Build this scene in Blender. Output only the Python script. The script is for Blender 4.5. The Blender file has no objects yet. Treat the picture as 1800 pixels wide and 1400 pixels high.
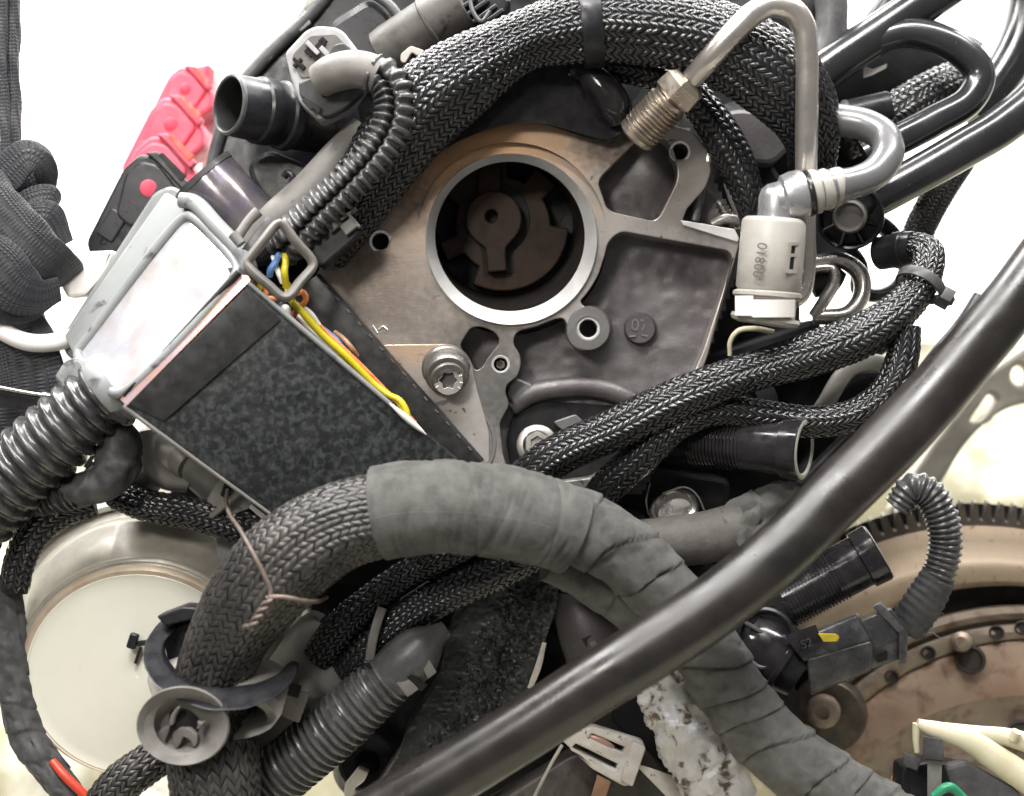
import bpy, bmesh, math, random
import numpy as np
from mathutils import Vector, Matrix, noise
random.seed(7); rng = np.random.default_rng(7)
SC = bpy.context.scene
COL = SC.collection
PI = math.pi
# The engine is about 0.36 m wide; positions are read off the photograph (1800 x 1400) and set at
# their own distance: d is the height of a point above the machined face, in units of S metres.
S = 0.0002
D = 2400.0
# ---------------------------------------------------------------- camera, world, lamps, exposure
cam = bpy.data.cameras.new('camera')
co = bpy.data.objects.new('camera', cam); COL.objects.link(co)
co.location = (0, -D * S, 0); co.rotation_euler = (PI / 2, 0, 0)
cam.sensor_width = 36.0; cam.lens = 36.0 * D / 1800.0
cam.clip_start = 0.01; cam.clip_end = 50
cam.dof.use_dof = True; cam.dof.focus_distance = (D - 60) * S; cam.dof.aperture_fstop = 6.5
SC.camera = co
W = bpy.data.worlds.new("World"); SC.world = W; W.use_nodes = True
bg = W.node_tree.nodes['Background']
bg.inputs[0].default_value = (1.0, 0.97, 0.94, 1); bg.inputs[1].default_value = 0.15
def lamp(name, loc, target, size, power, col):
    l = bpy.data.lights.new(name, 'AREA'); l.shape = 'RECTANGLE'; l.size, l.size_y = size; l.energy = power; l.color = col
    o = bpy.data.objects.new(name, l); COL.objects.link(o); o.location = loc
    o.rotation_euler = (Vector(target) - Vector(loc)).to_track_quat('-Z', 'Y').to_euler(); return o
lamp('strip_key', (-0.34, -0.30, 0.70), (0, 0, 0), (1.1, 0.07), 9.0, (1, 0.98, 0.96))  # key light from above; strip shape added for streaky glints
lamp('strip_key', (0.16, -0.46, 0.78), (0, 0, 0), (1.1, 0.07), 9.0, (1, 0.98, 0.95))
lamp('glint_fill', (-0.24, -0.56, 0.26), (0, 0, -0.02), (0.10, 0.10), 1.3, (1, 0.95, 0.88))  # added unseen front lamp for glints and fill
lamp('bounce_fill', (0.22, 0.02, -0.66), (0, 0, 0), (0.8, 0.3), 6.0, (1, 0.92, 0.70))  # added lamp standing for light bounced off the floor
lamp('wall_fill', (0.0, 0.30, 1.15), (0, 0.95, -0.1), (2.0, 0.4), 60.0, (1, 0.99, 0.97))  # added lamp that washes the backdrop wall to white
lamp('wall_fill', (0.0, 0.30, -1.0), (0, 0.95, 0.1), (2.0, 0.4), 25.0, (1, 0.96, 0.88))  # second added lamp, lights the backdrop from below
SC.view_settings.view_transform = 'Standard'; SC.view_settings.look = 'None'
SC.view_settings.exposure = 0.55; SC.view_settings.gamma = 1.0
SC.render.engine = 'CYCLES'
SC.cycles.use_denoising = True
SC.cycles.max_bounces = 6; SC.cycles.diffuse_bounces = 3; SC.cycles.glossy_bounces = 3
# ---------------------------------------------------------------- helpers
def K(d): return (D - d) / D * S
def P(x, y, d=0.0):
    k = K(d); return Vector(((x - 900) * k, -d * S, (700 - y) * k))
def PA(a):
    a = np.asarray(a, float); k = (D - a[:, 2]) / D * S
    return np.stack([(a[:, 0] - 900) * k, -a[:, 2] * S, (700 - a[:, 1]) * k], 1)
def sm(o):
    for p in o.data.polygons: p.use_smooth = True

class G:
    """collects faces of one mesh"""
    def __init__(s): s.v = []; s.f = []; s.uv = []; s.n = 0
    def add(s, V, F, UV=None):
        V = np.asarray(V, float)
        s.v.append(V)
        for i, f in enumerate(F):
            s.f.append(tuple(int(k) + s.n for k in f))
            s.uv.append(UV[i] if UV is not None else [(0, 0)] * len(f))
        s.n += len(V); return s
    def grid(s, A, closed=False, uv=None, wrap2=False):
        n, m = A.shape[:2]; F = []; U = []
        mm = m if closed else m - 1
        nn = n if wrap2 else n - 1
        for i in range(nn):
            for j in range(mm):
                j2 = (j + 1) % m; i2 = (i + 1) % n
                F.append((i * m + j, i * m + j2, i2 * m + j2, i2 * m + j))
                if uv is not None:
                    u0, u1 = j / mm, (j + 1) / mm
                    U.append([(u0, uv[i]), (u1, uv[i]), (u1, uv[i + 1]), (u0, uv[i + 1])])
        return s.add(A.reshape(-1, 3), F, U if uv is not None else None)
    def cap(s, ring, flip=False):
        c = ring.mean(0); n = len(ring)
        V = np.vstack([ring, c]); F = [((i + 1) % n, i, n) if flip else (i, (i + 1) % n, n) for i in range(n)]
        return s.add(V, F)
    def bm(s, b):
        b.verts.index_update()
        V = [v.co[:] for v in b.verts]; F = [[v.index for v in f.verts] for f in b.faces]
        b.free(); return s.add(V, F)
    def mesh(s, me, fn=None):
        V = np.array([v.co[:] for v in me.vertices]) if len(me.vertices) else np.zeros((0, 3))
        if fn is not None and len(V): V = fn(V)
        F = [tuple(p.vertices) for p in me.polygons]
        return s.add(V, F)

WORLD = {}
def _link(name, me, parent, loc):
    o = bpy.data.objects.new(name, me); COL.objects.link(o)
    if parent is not None:
        o.parent = parent; o.location = loc - WORLD[parent.name]
    else: o.location = loc
    WORLD[o.name] = loc.copy(); return o
def build(g, name, mat, parent=None, kind=None, label=None, angle=38, fix=True, smooth=True):
    V = np.vstack(g.v); c = Vector((V.min(0) + V.max(0)) / 2)
    me = bpy.data.meshes.new(name)
    me.from_pydata((V - np.array(c)).tolist(), [], g.f)
    uvl = me.uv_layers.new(name='UVMap')
    flat = np.array([q for u in g.uv for p in u for q in p], dtype=np.float32)
    if len(flat) == len(uvl.data) * 2: uvl.data.foreach_set('uv', flat)
    if fix:
        b = bmesh.new(); b.from_mesh(me); bmesh.ops.recalc_face_normals(b, faces=b.faces); b.to_mesh(me); b.free()
    if smooth:
        me.polygons.foreach_set('use_smooth', [True] * len(me.polygons))
        me.set_sharp_from_angle(angle=math.radians(angle))
    me.materials.append(mat); me.update()
    o = _link(name, me, parent, c)
    if kind: o['kind'] = kind
    if label: o['label'] = label
    return o
def tag(o, label=None, cat=None, group=None, kind=None):
    if label: o['label'] = label
    if cat: o['category'] = cat
    if group: o['group'] = group
    if kind: o['kind'] = kind
    return o
def thing(name, label, cat, at, group=None):
    o = _link(name, None, None, P(*at)); o.empty_display_size = 0.01
    return tag(o, label, cat, group)
def solo(g, name, mat, label, cat, group=None, **k):
    return tag(build(g, name, mat, **k), label, cat, group)

# ---- splines and tubes
def crom(pts, n=24):
    p = np.asarray(pts, float)
    if len(p) == 2: t = np.linspace(0, 1, n)[:, None]; return p[0] * (1 - t) + p[1] * t
    q = np.vstack([2 * p[0] - p[1], p, 2 * p[-1] - p[-2]])
    q[0, 3:] = p[0, 3:]; q[-1, 3:] = p[-1, 3:]
    out = []
    for i in range(1, len(q) - 2):
        a, b, c, e = q[i - 1], q[i], q[i + 1], q[i + 2]
        k = lambda u, v: max(np.linalg.norm((v - u)[:3]) ** 0.5, 1e-6)
        t1 = k(a, b); t2 = t1 + k(b, c); t3 = t2 + k(c, e)
        for t in np.linspace(t1, t2, n, endpoint=False):
            A1 = (t1 - t) / t1 * a + t / t1 * b; A2 = (t2 - t) / (t2 - t1) * b + (t - t1) / (t2 - t1) * c
            A3 = (t3 - t) / (t3 - t2) * c + (t - t2) / (t3 - t2) * e
            B1 = (t2 - t) / t2 * A1 + t / t2 * A2; B2 = (t3 - t) / (t3 - t1) * A2 + (t - t1) / (t3 - t1) * A3
            out.append((t2 - t) / (t2 - t1) * B1 + (t - t1) / (t2 - t1) * B2)
    out.append(q[-2]); return np.array(out)
class Path:
    def __init__(s, pts, step=6.0):
        p = crom(pts); X = PA(p[:, :3]); R = p[:, 3] * (D - p[:, 2]) / D * S
        L = np.concatenate([[0], np.cumsum(np.linalg.norm(np.diff(X, axis=0), axis=1))])
        n = max(3, int(L[-1] / (step * S)) + 1)
        t = np.linspace(0, L[-1], n); s.s = t; s.L = L[-1]
        s.C = np.stack([np.interp(t, L, X[:, i]) for i in range(3)], 1); s.R = np.interp(t, L, R)
        T = np.gradient(s.C, axis=0); T /= np.linalg.norm(T, axis=1)[:, None]; s.T = T
        N = np.zeros_like(T); v = np.array([0, -1.0, 0.0]); v -= T[0] * v.dot(T[0])
        if np.linalg.norm(v) < 0.1: v = np.array([0, 0, 1.0]); v -= T[0] * v.dot(T[0])
        for i in range(n):
            v = v - T[i] * v.dot(T[i]); v /= np.linalg.norm(v); N[i] = v
        s.N = N; s.B = np.cross(T, N)
    def at(s, q):
        f = lambda A: np.stack([np.interp(q, s.s, A[:, i]) for i in range(3)], -1)
        return f(s.C), f(s.T), f(s.N), f(s.B), np.interp(q, s.s, s.R)
def tube(g, pts, seg=20, step=6.0, prof=None, caps=True, flat=None, path=None, sq=1.0):
    p = path or Path(pts, step)
    th = np.linspace(0, 2 * PI, seg, endpoint=False)
    r = p.R[:, None] + 0 * th[None, :]
    if prof is not None: r = r + prof(p.s[:, None] / S, th[None, :], p.L / S) * S
    a, b = np.cos(th), np.sin(th)
    if sq != 1.0: a, b = np.sign(a) * np.abs(a) ** sq, np.sign(b) * np.abs(b) ** sq
    if flat: a, b = a * flat[0], b * flat[1]
    A = p.C[:, None, :] + r[..., None] * (a[None, :, None] * p.N[:, None, :] + b[None, :, None] * p.B[:, None, :])
    g.grid(A, True, uv=p.s / S / 100)
    if caps: g.cap(A[0], True); g.cap(A[-1])
    return p
def lathe(g, A, B, prof, seg=40, mod=None, unit=None, capends=False):
    a, b = P(*A), P(*B); ax = (b - a).normalized(); u = unit or K(A[2])
    v = Vector((0, -1, 0)); v = v - ax * v.dot(ax)
    if v.length < 0.2: v = Vector((0, 0, 1)); v = v - ax * v.dot(ax)
    v.normalize(); w = ax.cross(v)
    th = np.linspace(0, 2 * PI, seg, endpoint=False)
    V = np.array(v); Wv = np.array(w); X = np.array(ax); O = np.array(a); rows = []
    for t, r in prof:
        rr = r * u * (mod(th, t, r) if mod else 1.0)
        rows.append(O + X * t * u + (np.cos(th) * rr)[:, None] * V + (np.sin(th) * rr)[:, None] * Wv)
    M = np.array(rows); g.grid(M, True)
    if capends: g.cap(M[0], True); g.cap(M[-1])
    return (a, ax, u)
def loft(g, rings, seg=64, cap=False, real=True):
    th = np.linspace(0, 2 * PI, seg, endpoint=False); rows = []
    for r in rings:
        cx, cy, d, R = r[:4]; ry = r[4] if len(r) > 4 else R
        c = np.array(P(cx, cy, d)); k = K(d)
        rows.append(c + np.stack([np.cos(th) * R * k, 0 * th, np.sin(th) * ry * k], 1))
    M = np.array(rows); g.grid(M, True)
    if cap: g.cap(M[-1])
    return g
# ---- plates cut from an outline
def fillet(pts, r=8, n=4):
    out = []; N = len(pts)
    for i in range(N):
        p = Vector(pts[i][:2]); a = Vector(pts[i - 1][:2]); b = Vector(pts[(i + 1) % N][:2])
        rr = pts[i][2] if len(pts[i]) > 2 else r
        da, db = (a - p), (b - p)
        t = min(rr, da.length * 0.48, db.length * 0.48)
        if t < 0.3: out.append(tuple(p)); continue
        A = p + da.normalized() * t; B = p + db.normalized() * t
        for k in range(n + 1):
            u = k / n; out.append(tuple(A * (1 - u) ** 2 + p * 2 * u * (1 - u) + B * u * u))
    return out
def circ(cx, cy, r, n=28, ry=None):
    ry = ry or r
    return [(cx + r * math.cos(2 * PI * i / n), cy + ry * math.sin(2 * PI * i / n)) for i in range(n)]
def rect(cx, cy, w, h, ang=0.0, r=2):
    c, s = math.cos(math.radians(ang)), math.sin(math.radians(ang))
    return fillet([(cx + x * c - y * s, cy + x * s + y * c) for x, y in ((-w/2, -h/2), (w/2, -h/2), (w/2, h/2), (-w/2, h/2))], r, 3)
def plate(g, outer, d=0.0, thick=20, bevel=2.0, holes=(), tilt=None):
    cu = bpy.data.curves.new('o', 'CURVE'); cu.dimensions = '2D'; cu.fill_mode = 'BOTH'
    for ring in [outer] + list(holes):
        sp = cu.splines.new('POLY'); sp.points.add(len(ring) - 1); sp.use_cyclic_u = True
        for q, p in zip(sp.points, ring): q.co = (p[0] - 900, 700 - p[1], 0, 1)
    cu.extrude = max(thick / 2 - bevel, 0.01); cu.bevel_depth = bevel; cu.bevel_resolution = 1; cu.offset = -bevel
    ob = bpy.data.objects.new('o', cu); COL.objects.link(ob)
    bpy.context.view_layer.update()
    me = bpy.data.meshes.new_from_object(ob.evaluated_get(bpy.context.evaluated_depsgraph_get()))
    COL.objects.unlink(ob); bpy.data.objects.remove(ob); bpy.data.curves.remove(cu)
    def fn(V):
        x, y, z = V[:, 0] + 900, 700 - V[:, 1], V[:, 2] - thick / 2
        dd = d + (tilt(x, y) if tilt else 0 * x)
        W_ = PA(np.stack([x, y, dd], 1)); W_[:, 1] -= z * S
        return W_
    g.mesh(me, fn); bpy.data.meshes.remove(me)
    return g
def hexa(g, f4, b4, bevel=2.0, seg=2):
    b = bmesh.new(); v = [b.verts.new(P(*p)) for p in list(f4) + list(b4)]
    for q in ((0, 1, 2, 3), (7, 6, 5, 4), (0, 4, 5, 1), (1, 5, 6, 2), (2, 6, 7, 3), (3, 7, 4, 0)): b.faces.new([v[i] for i in q])
    bmesh.ops.recalc_face_normals(b, faces=b.faces)
    if bevel: bmesh.ops.bevel(b, geom=b.edges[:], offset=bevel * S, segments=seg, affect='EDGES', profile=0.6)
    return g.bm(b)
def slab(g, f4, depth, bevel=2.0, shift=(0, 0)):
    return hexa(g, f4, [(x + shift[0], y + shift[1], d - depth) for x, y, d in f4], bevel)
def text(g, body, at, size, rot=0.0, depth=2.0, fn=None):
    cu = bpy.data.curves.new('t', 'FONT'); cu.body = body; cu.size = size; cu.extrude = depth / 2
    cu.align_x = 'CENTER'; cu.align_y = 'CENTER'
    ob = bpy.data.objects.new('t', cu); COL.objects.link(ob); bpy.context.view_layer.update()
    me = bpy.data.meshes.new_from_object(ob.evaluated_get(bpy.context.evaluated_depsgraph_get()))
    COL.objects.unlink(ob); bpy.data.objects.remove(ob)
    c, s = math.cos(rot), math.sin(rot)
    def f(V):
        x = V[:, 0] * c - V[:, 1] * s; y = V[:, 0] * s + V[:, 1] * c
        q = np.stack([at[0] + x, at[1] - y, at[2] + 0 * x + (fn(x, -y) if fn else 0)], 1)
        W_ = PA(q); W_[:, 1] -= V[:, 2] * S; return W_
    g.mesh(me, f); bpy.data.meshes.remove(me); return g
def inside(x, y, poly):
    r = np.zeros(x.shape, bool); n = len(poly)
    for i in range(n):
        x1, y1 = poly[i][:2]; x2, y2 = poly[i - 1][:2]
        if y1 == y2: continue
        c = ((y1 > y) != (y2 > y)) & (x < (x2 - x1) * (y - y1) / (y2 - y1) + x1); r ^= c
    return r
def nz(x, y, z=0.0, sc=40.0):
    return np.array([noise.fractal(Vector((a / sc, b / sc, z)), 1.0, 2.0, 3) for a, b in zip(np.ravel(x), np.ravel(y))]).reshape(np.shape(x))
def relief(g, poly, d, cell=8, fn=None):
    """an uneven cast surface inside an outline; fn(x, y) gives its height"""
    xs = [p[0] for p in poly]; ys = [p[1] for p in poly]
    X, Y = np.meshgrid(np.arange(min(xs), max(xs) + cell, cell), np.arange(min(ys), max(ys) + cell, cell))
    Z = d + (fn(X, Y) if fn else 0 * X)
    Q = PA(np.stack([X.ravel(), Y.ravel(), Z.ravel()], 1)); n, m = X.shape
    cx = X[:-1, :-1] + cell / 2; cy = Y[:-1, :-1] + cell / 2; ok = inside(cx, cy, poly)
    F = [(i * m + j, i * m + j + 1, (i + 1) * m + j + 1, (i + 1) * m + j) for i in range(n - 1) for j in range(m - 1) if ok[i, j]]
    return g.add(Q, F)
# ---- braided sleeving: a dark core tube and the raised yarns, each a small padded pad
def braid(root, pts, ncol, pitch, mat, H=2.6, lump=None, core=None, fill=0.70, slope=0.85):
    p = Path(pts, 6.0); g = G()
    lum = (lambda s, th: lump(s / S, th) * S) if lump else (lambda s, th: 0 * s)
    th = np.linspace(0, 2 * PI, 40, endpoint=False)
    r = p.R[:, None] + lum(p.s[:, None] + 0 * th[None], th[None] + 0 * p.s[:, None]) - H * S * 0.75
    A = p.C[:, None] + r[..., None] * (np.cos(th)[None, :, None] * p.N[:, None] + np.sin(th)[None, :, None] * p.B[:, None])
    g.grid(A, True); g.cap(A[0], True); g.cap(A[-1])
    build(g, 'core', core or M['core'], root)
    ncol += ncol % 2; w = 2 * PI / ncol; pm = pitch * S
    nj = int(p.L / pm)
    a = np.linspace(-0.5, 0.5, 5); b = np.linspace(-0.5, 0.5, 4); aa, bb = np.meshgrid(a, b)
    I, J = np.meshgrid(np.arange(ncol), np.arange(nj)); I = I.ravel()[:, None, None]; J = J.ravel()[:, None, None]
    sg = np.where(I % 2 == 0, 1.0, -1.0); N_ = I.shape[0]
    jit = rng.normal(0, 0.075, (N_, 1, 1)); jh = rng.normal(0, 0.5, (N_, 1, 1))
    s = (J + 0.5 + 0.5 * (I % 2) * 0 + jit) * pm + bb[None] * pm * fill + sg * aa[None] * pm * slope
    t = (I + 0.5 + jit * 0.5) * w + aa[None] * w * 0.98 + 0.035 * np.sin(s / pm * 0.37) + 0.03 * np.sin(s / pm * 0.13 + 1)
    s = s + 0.35 * pm * np.sin(s / pm * 0.21 + 2 * t) + 0.2 * pm * np.sin(s / pm * 0.47 - 3 * t)
    h = H * S * ((1 + 0.25 * jh) * np.cos(PI * aa[None] * 0.95) * (1 - 0.5 * (2 * bb[None]) ** 2) - 0.42 - 0.12 * (2 * bb[None]) ** 2)
    s = np.clip(s, 0, p.L)
    C, T, N, B, R = p.at(s)
    rr = R + lum(s, t) + h
    X = C + rr[..., None] * (np.cos(t)[..., None] * N + np.sin(t)[..., None] * B)
    nb, na = aa.shape; base = np.arange(N_)[:, None, None] * (nb * na)
    ii, jj = np.meshgrid(np.arange(nb - 1), np.arange(na - 1), indexing='ij')
    k = ii * na + jj
    q = np.stack([k, k + 1, k + na + 1, k + na], -1)[None] + base[..., None]
    q = q.reshape(-1, 4)
    V = X.reshape(-1, 3); c = Vector((V.min(0) + V.max(0)) / 2)
    me = bpy.data.meshes.new('braid')
    me.vertices.add(len(V)); me.vertices.foreach_set('co', (V - np.array(c)).astype(np.float32).ravel())
    me.loops.add(q.size); me.loops.foreach_set('vertex_index', q.ravel().astype(np.int32))
    me.polygons.add(len(q)); me.polygons.foreach_set('loop_start', np.arange(0, q.size, 4, dtype=np.int32))
    me.polygons.foreach_set('use_smooth', [True] * len(q))
    me.update(calc_edges=True)
    U = np.stack([np.broadcast_to(aa[None] + 0.5, s.shape), np.broadcast_to(bb[None] + 0.5, s.shape)], -1).reshape(-1, 2)
    uvl = me.uv_layers.new(name='UVMap'); uvl.data.foreach_set('uv', U[q.ravel()].astype(np.float32).ravel())
    me.materials.append(mat)
    o = _link('braid', me, root, c); o['kind'] = 'stuff'
    return p
def strap(g, p, s0, width, thick, seg=72, rib=0.0, grow=0.0, squash=None):
    """a band round a tube path p at length s0 (px)"""
    C, T, N, B, R = p.at(np.array([s0 * S])); C, T, N, B, R = C[0], T[0], N[0], B[0], R[0] + grow * S
    th = np.linspace(0, 2 * PI, seg, endpoint=False); rows = []
    m = 1 + 0 * th
    for t, e in ((-.5, 0), (-.5, 1), (-.38, 1.15), (.38, 1.15), (.5, 1), (.5, 0)):
        r = R + e * thick * S + (rib * S * (np.arange(seg) % 2) if abs(t) < .4 else 0)
        a = np.cos(th) * r; b = np.sin(th) * r
        if squash: a = a * squash[0]; b = b * squash[1]
        rows.append(C + T * t * width * S + a[:, None] * N + b[:, None] * B)
    g.grid(np.array(rows), True, wrap2=True)
    return C, T, N, B, R
def box3(g, C, X, Y, Z, sx, sy, sz, bevel=1.5):
    b = bmesh.new(); bmesh.ops.create_cube(b, size=1.0)
    Mx = Matrix((Vector(X) * sx * S, Vector(Y) * sy * S, Vector(Z) * sz * S)).transposed().to_4x4()
    Mx.translation = Vector(C); bmesh.ops.transform(b, matrix=Mx, verts=b.verts)
    if bevel: bmesh.ops.bevel(b, geom=b.edges[:], offset=bevel * S, segments=2, affect='EDGES', profile=0.6)
    return g.bm(b)
# ---------------------------------------------------------------- materials
M = {}
def ramp(nt, fac, stops):
    r = nt.nodes.new('ShaderNodeValToRGB'); e = r.color_ramp.elements
    e[0].position, e[0].color = stops[0][0], (*stops[0][1], 1) if len(stops[0][1]) == 3 else stops[0][1]
    e[1].position, e[1].color = stops[-1][0], (*stops[-1][1], 1)
    for p, c in stops[1:-1]:
        k = e.new(p); k.color = (*c, 1)
    nt.links.new(fac, r.inputs[0]); return r.outputs[0]
def mat(name, col, rough=0.5, metal=0.0, col2=None, blot=60, spot=None, spot_px=12, spot_cut=(0.62, 0.7), bump=0.0, bump_px=4,
        rvar=0.12, dust=None, dust_amt=0.5, aniso=None, spec=0.4, coat=0.0, cut=(0.35, 0.65), weave=None, scratch=0.0, sheen=0.0, trans=0.0):
    m = bpy.data.materials.new(name); m.use_nodes = True; nt = m.node_tree; L = nt.links.new
    b = nt.nodes['Principled BSDF']; tc = nt.nodes.new('ShaderNodeTexCoord'); oi = nt.nodes.new('ShaderNodeObjectInfo')
    add = nt.nodes.new('ShaderNodeVectorMath'); add.operation = 'ADD'; L(tc.outputs['Object'], add.inputs[0])
    rv = nt.nodes.new('ShaderNodeVectorMath'); rv.operation = 'SCALE'; rv.inputs[0].default_value = (3.1, 1.7, 2.3); L(oi.outputs['Random'], rv.inputs['Scale']); L(rv.outputs[0], add.inputs[1])
    def nzn(px, det=4, rgh=0.6, vec=None, dist=0.0):
        n = nt.nodes.new('ShaderNodeTexNoise'); n.inputs['Scale'].default_value = 1 / (px * S); n.inputs['Detail'].default_value = det
        n.inputs['Roughness'].default_value = rgh; n.inputs['Distortion'].default_value = dist
        L(vec or add.outputs[0], n.inputs['Vector']); return n.outputs['Fac']
    def mix(f, a, c):
        x = nt.nodes.new('ShaderNodeMix'); x.data_type = 'RGBA'; L(f, x.inputs['Factor'])
        for i, q in ((6, a), (7, c)):
            if isinstance(q, tuple): x.inputs[i].default_value = (*q, 1)
            else: L(q, x.inputs[i])
        return x.outputs[2]
    def mr(f, lo, hi, a=0.0, c=1.0):
        x = nt.nodes.new('ShaderNodeMapRange'); L(f, x.inputs[0]); x.inputs[1].default_value = lo; x.inputs[2].default_value = hi
        x.inputs[3].default_value = a; x.inputs[4].default_value = c; return x.outputs[0]
    n1 = nzn(blot, 5)
    c2 = col2 or tuple(min(1, v * 0.72) for v in col)
    cc = mix(mr(n1, *cut), tuple(col), tuple(c2))
    if spot: cc = mix(mr(nzn(spot_px, 3, 0.55, dist=0.4), *spot_cut), cc, tuple(spot))
    if dust: cc = mix(mr(nzn(blot * 0.6, 6, 0.7), 0.42, 0.72, 0, dust_amt), cc, tuple(dust))
    L(cc, b.inputs['Base Color'])
    L(mr(nzn(blot * 0.5, 5), 0.3, 0.7, max(0.03, rough - rvar), min(1, rough + rvar)), b.inputs['Roughness'])
    b.inputs['Metallic'].default_value = metal; b.inputs['Specular IOR Level'].default_value = spec
    if coat: b.inputs['Coat Weight'].default_value = coat; b.inputs['Coat Roughness'].default_value = 0.12
    if sheen: b.inputs['Sheen Weight'].default_value = sheen; b.inputs['Sheen Roughness'].default_value = 0.5
    if trans: b.inputs['Transmission Weight'].default_value = trans
    h = None
    if bump: h = mr(nzn(bump_px, 4, 0.65), 0, 1, 0, 1)
    if weave:   # fine cloth
        sep = nt.nodes.new('ShaderNodeUVMap'); mp = nt.nodes.new('ShaderNodeMapping'); L(sep.outputs[0], mp.inputs[0]); mp.inputs['Scale'].default_value = (weave[0], weave[1], 1)
        ck = nt.nodes.new('ShaderNodeTexWave'); ck.wave_type = 'BANDS'; ck.bands_direction = 'X'; ck.inputs['Scale'].default_value = 1; L(mp.outputs[0], ck.inputs[0])
        c3 = nt.nodes.new('ShaderNodeTexWave'); c3.wave_type = 'BANDS'; c3.bands_direction = 'Y'; c3.inputs['Scale'].default_value = 1; L(mp.outputs[0], c3.inputs[0])
        ml = nt.nodes.new('ShaderNodeMath'); ml.operation = 'MULTIPLY'; L(ck.outputs['Fac'], ml.inputs[0]); L(c3.outputs['Fac'], ml.inputs[1]); w_ = ml.outputs[0]
        if h is not None:
            ad = nt.nodes.new('ShaderNodeMath'); ad.operation = 'ADD'; L(h, ad.inputs[0]); L(w_, ad.inputs[1]); h = ad.outputs[0]
        else: h = w_
    if scratch:
        mp = nt.nodes.new('ShaderNodeMapping'); L(add.outputs[0], mp.inputs[0]); mp.inputs['Scale'].default_value = (1, 1, 14); mp.inputs['Rotation'].default_value = (0, 0.5, 0)
        s_ = nzn(26, 4, 0.6, mp.outputs[0])
        sc = nt.nodes.new('ShaderNodeMath'); sc.operation = 'MULTIPLY'; L(s_, sc.inputs[0]); sc.inputs[1].default_value = scratch
        if h is not None:
            ad = nt.nodes.new('ShaderNodeMath'); ad.operation = 'ADD'; L(h, ad.inputs[0]); L(sc.outputs[0], ad.inputs[1]); h = ad.outputs[0]
        else: h = sc.outputs[0]
    if h is not None:
        bp = nt.nodes.new('ShaderNodeBump'); bp.inputs['Strength'].default_value = bump or 0.3; bp.inputs['Distance'].default_value = 2 * S
        L(h, bp.inputs['Height']); L(bp.outputs[0], b.inputs['Normal'])
    M[name] = m; return m
def braid_mat(name, col, rough, dust=None, amt=0.4, spec=0.9):
    m = mat(name, col, rough, blot=120, dust=dust, dust_amt=amt, rvar=0.06, spec=spec); nt = m.node_tree; L = nt.links.new; b = nt.nodes['Principled BSDF']
    uv = nt.nodes.new('ShaderNodeUVMap'); w = nt.nodes.new('ShaderNodeTexWave'); w.wave_type = 'BANDS'; w.bands_direction = 'Y'; w.inputs['Scale'].default_value = 1.1
    L(uv.outputs[0], w.inputs[0]); bp = nt.nodes.new('ShaderNodeBump'); bp.inputs['Strength'].default_value = 0.22; bp.inputs['Distance'].default_value = 1.0 * S
    L(w.outputs['Fac'], bp.inputs['Height']); L(bp.outputs[0], b.inputs['Normal'])
    return m
mat('core', (0.006, 0.006, 0.007), 0.7)
braid_mat('braid_black', (0.012, 0.012, 0.015), 0.25, (0.06, 0.06, 0.062), 0.15)
braid_mat('braid_fine', (0.014, 0.014, 0.016), 0.24, (0.07, 0.07, 0.07), 0.15)
braid_mat('braid_dusty', (0.030, 0.028, 0.027), 0.36, (0.14, 0.128, 0.115), 0.5, 0.6)
mat('black_plastic', (0.010, 0.010, 0.013), 0.34, col2=(0.016, 0.016, 0.019), blot=50, bump=0.08, bump_px=3, dust=(0.10, 0.098, 0.095), dust_amt=0.10, spec=0.35)
mat('black_gloss', (0.012, 0.011, 0.013), 0.16, col2=(0.02, 0.019, 0.022), blot=40, bump=0.05, bump_px=14, dust=(0.12, 0.10, 0.09), dust_amt=0.12)
mat('rubber', (0.010, 0.009, 0.0085), 0.32, col2=(0.017, 0.013, 0.011), blot=150, bump=0.12, bump_px=5, dust=(0.09, 0.082, 0.075), dust_amt=0.14, rvar=0.12, spec=0.6, scratch=0.5, spot=(0.085, 0.08, 0.075), spot_px=4, spot_cut=(0.73, 0.79))
mat('gloss_hose', (0.012, 0.012, 0.014), 0.22, col2=(0.02, 0.02, 0.022), blot=120, bump=0.04, bump_px=6, spec=0.8, rvar=0.05, spot=(0.07, 0.07, 0.07), spot_px=9, spot_cut=(0.68, 0.78))
mat('grey_pipe', (0.20, 0.20, 0.205), 0.28, metal=0.4, col2=(0.15, 0.15, 0.155), blot=70, bump=0.05, bump_px=5, rvar=0.06)
mat('dome_steel', (0.52, 0.525, 0.54), 0.32, metal=0.75, col2=(0.44, 0.44, 0.46), blot=40, bump=0.04)
mat('conduit_grey', (0.075, 0.075, 0.077), 0.28, col2=(0.055, 0.055, 0.057), blot=50, bump=0.06, bump_px=4, dust=(0.20, 0.20, 0.19), dust_amt=0.3, spec=0.7)
mat('rust_lit', (0.42, 0.335, 0.245), 0.45, metal=0.3, col2=(0.35, 0.265, 0.19), blot=120, bump=0.3, bump_px=4, spot=(0.22, 0.14, 0.09), spot_px=16, spot_cut=(0.62, 0.74))  # rust of the upper ring, its lit brightness put into the colour
mat('rust_red', (0.28, 0.18, 0.13), 0.5, metal=0.25, col2=(0.37, 0.275, 0.205), blot=110, bump=0.35, bump_px=5, spot=(0.165, 0.075, 0.05), spot_px=46, spot_cut=(0.48, 0.70), dust=(0.36, 0.30, 0.235), dust_amt=0.35)
mat('tan_band', (0.46, 0.385, 0.285), 0.4, metal=0.2, col2=(0.36, 0.28, 0.215), blot=50, bump=0.08)
mat('rubber_dusty', (0.028, 0.028, 0.03), 0.36, blot=60, bump=0.08, bump_px=6, dust=(0.24, 0.24, 0.235), dust_amt=0.45)
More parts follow.
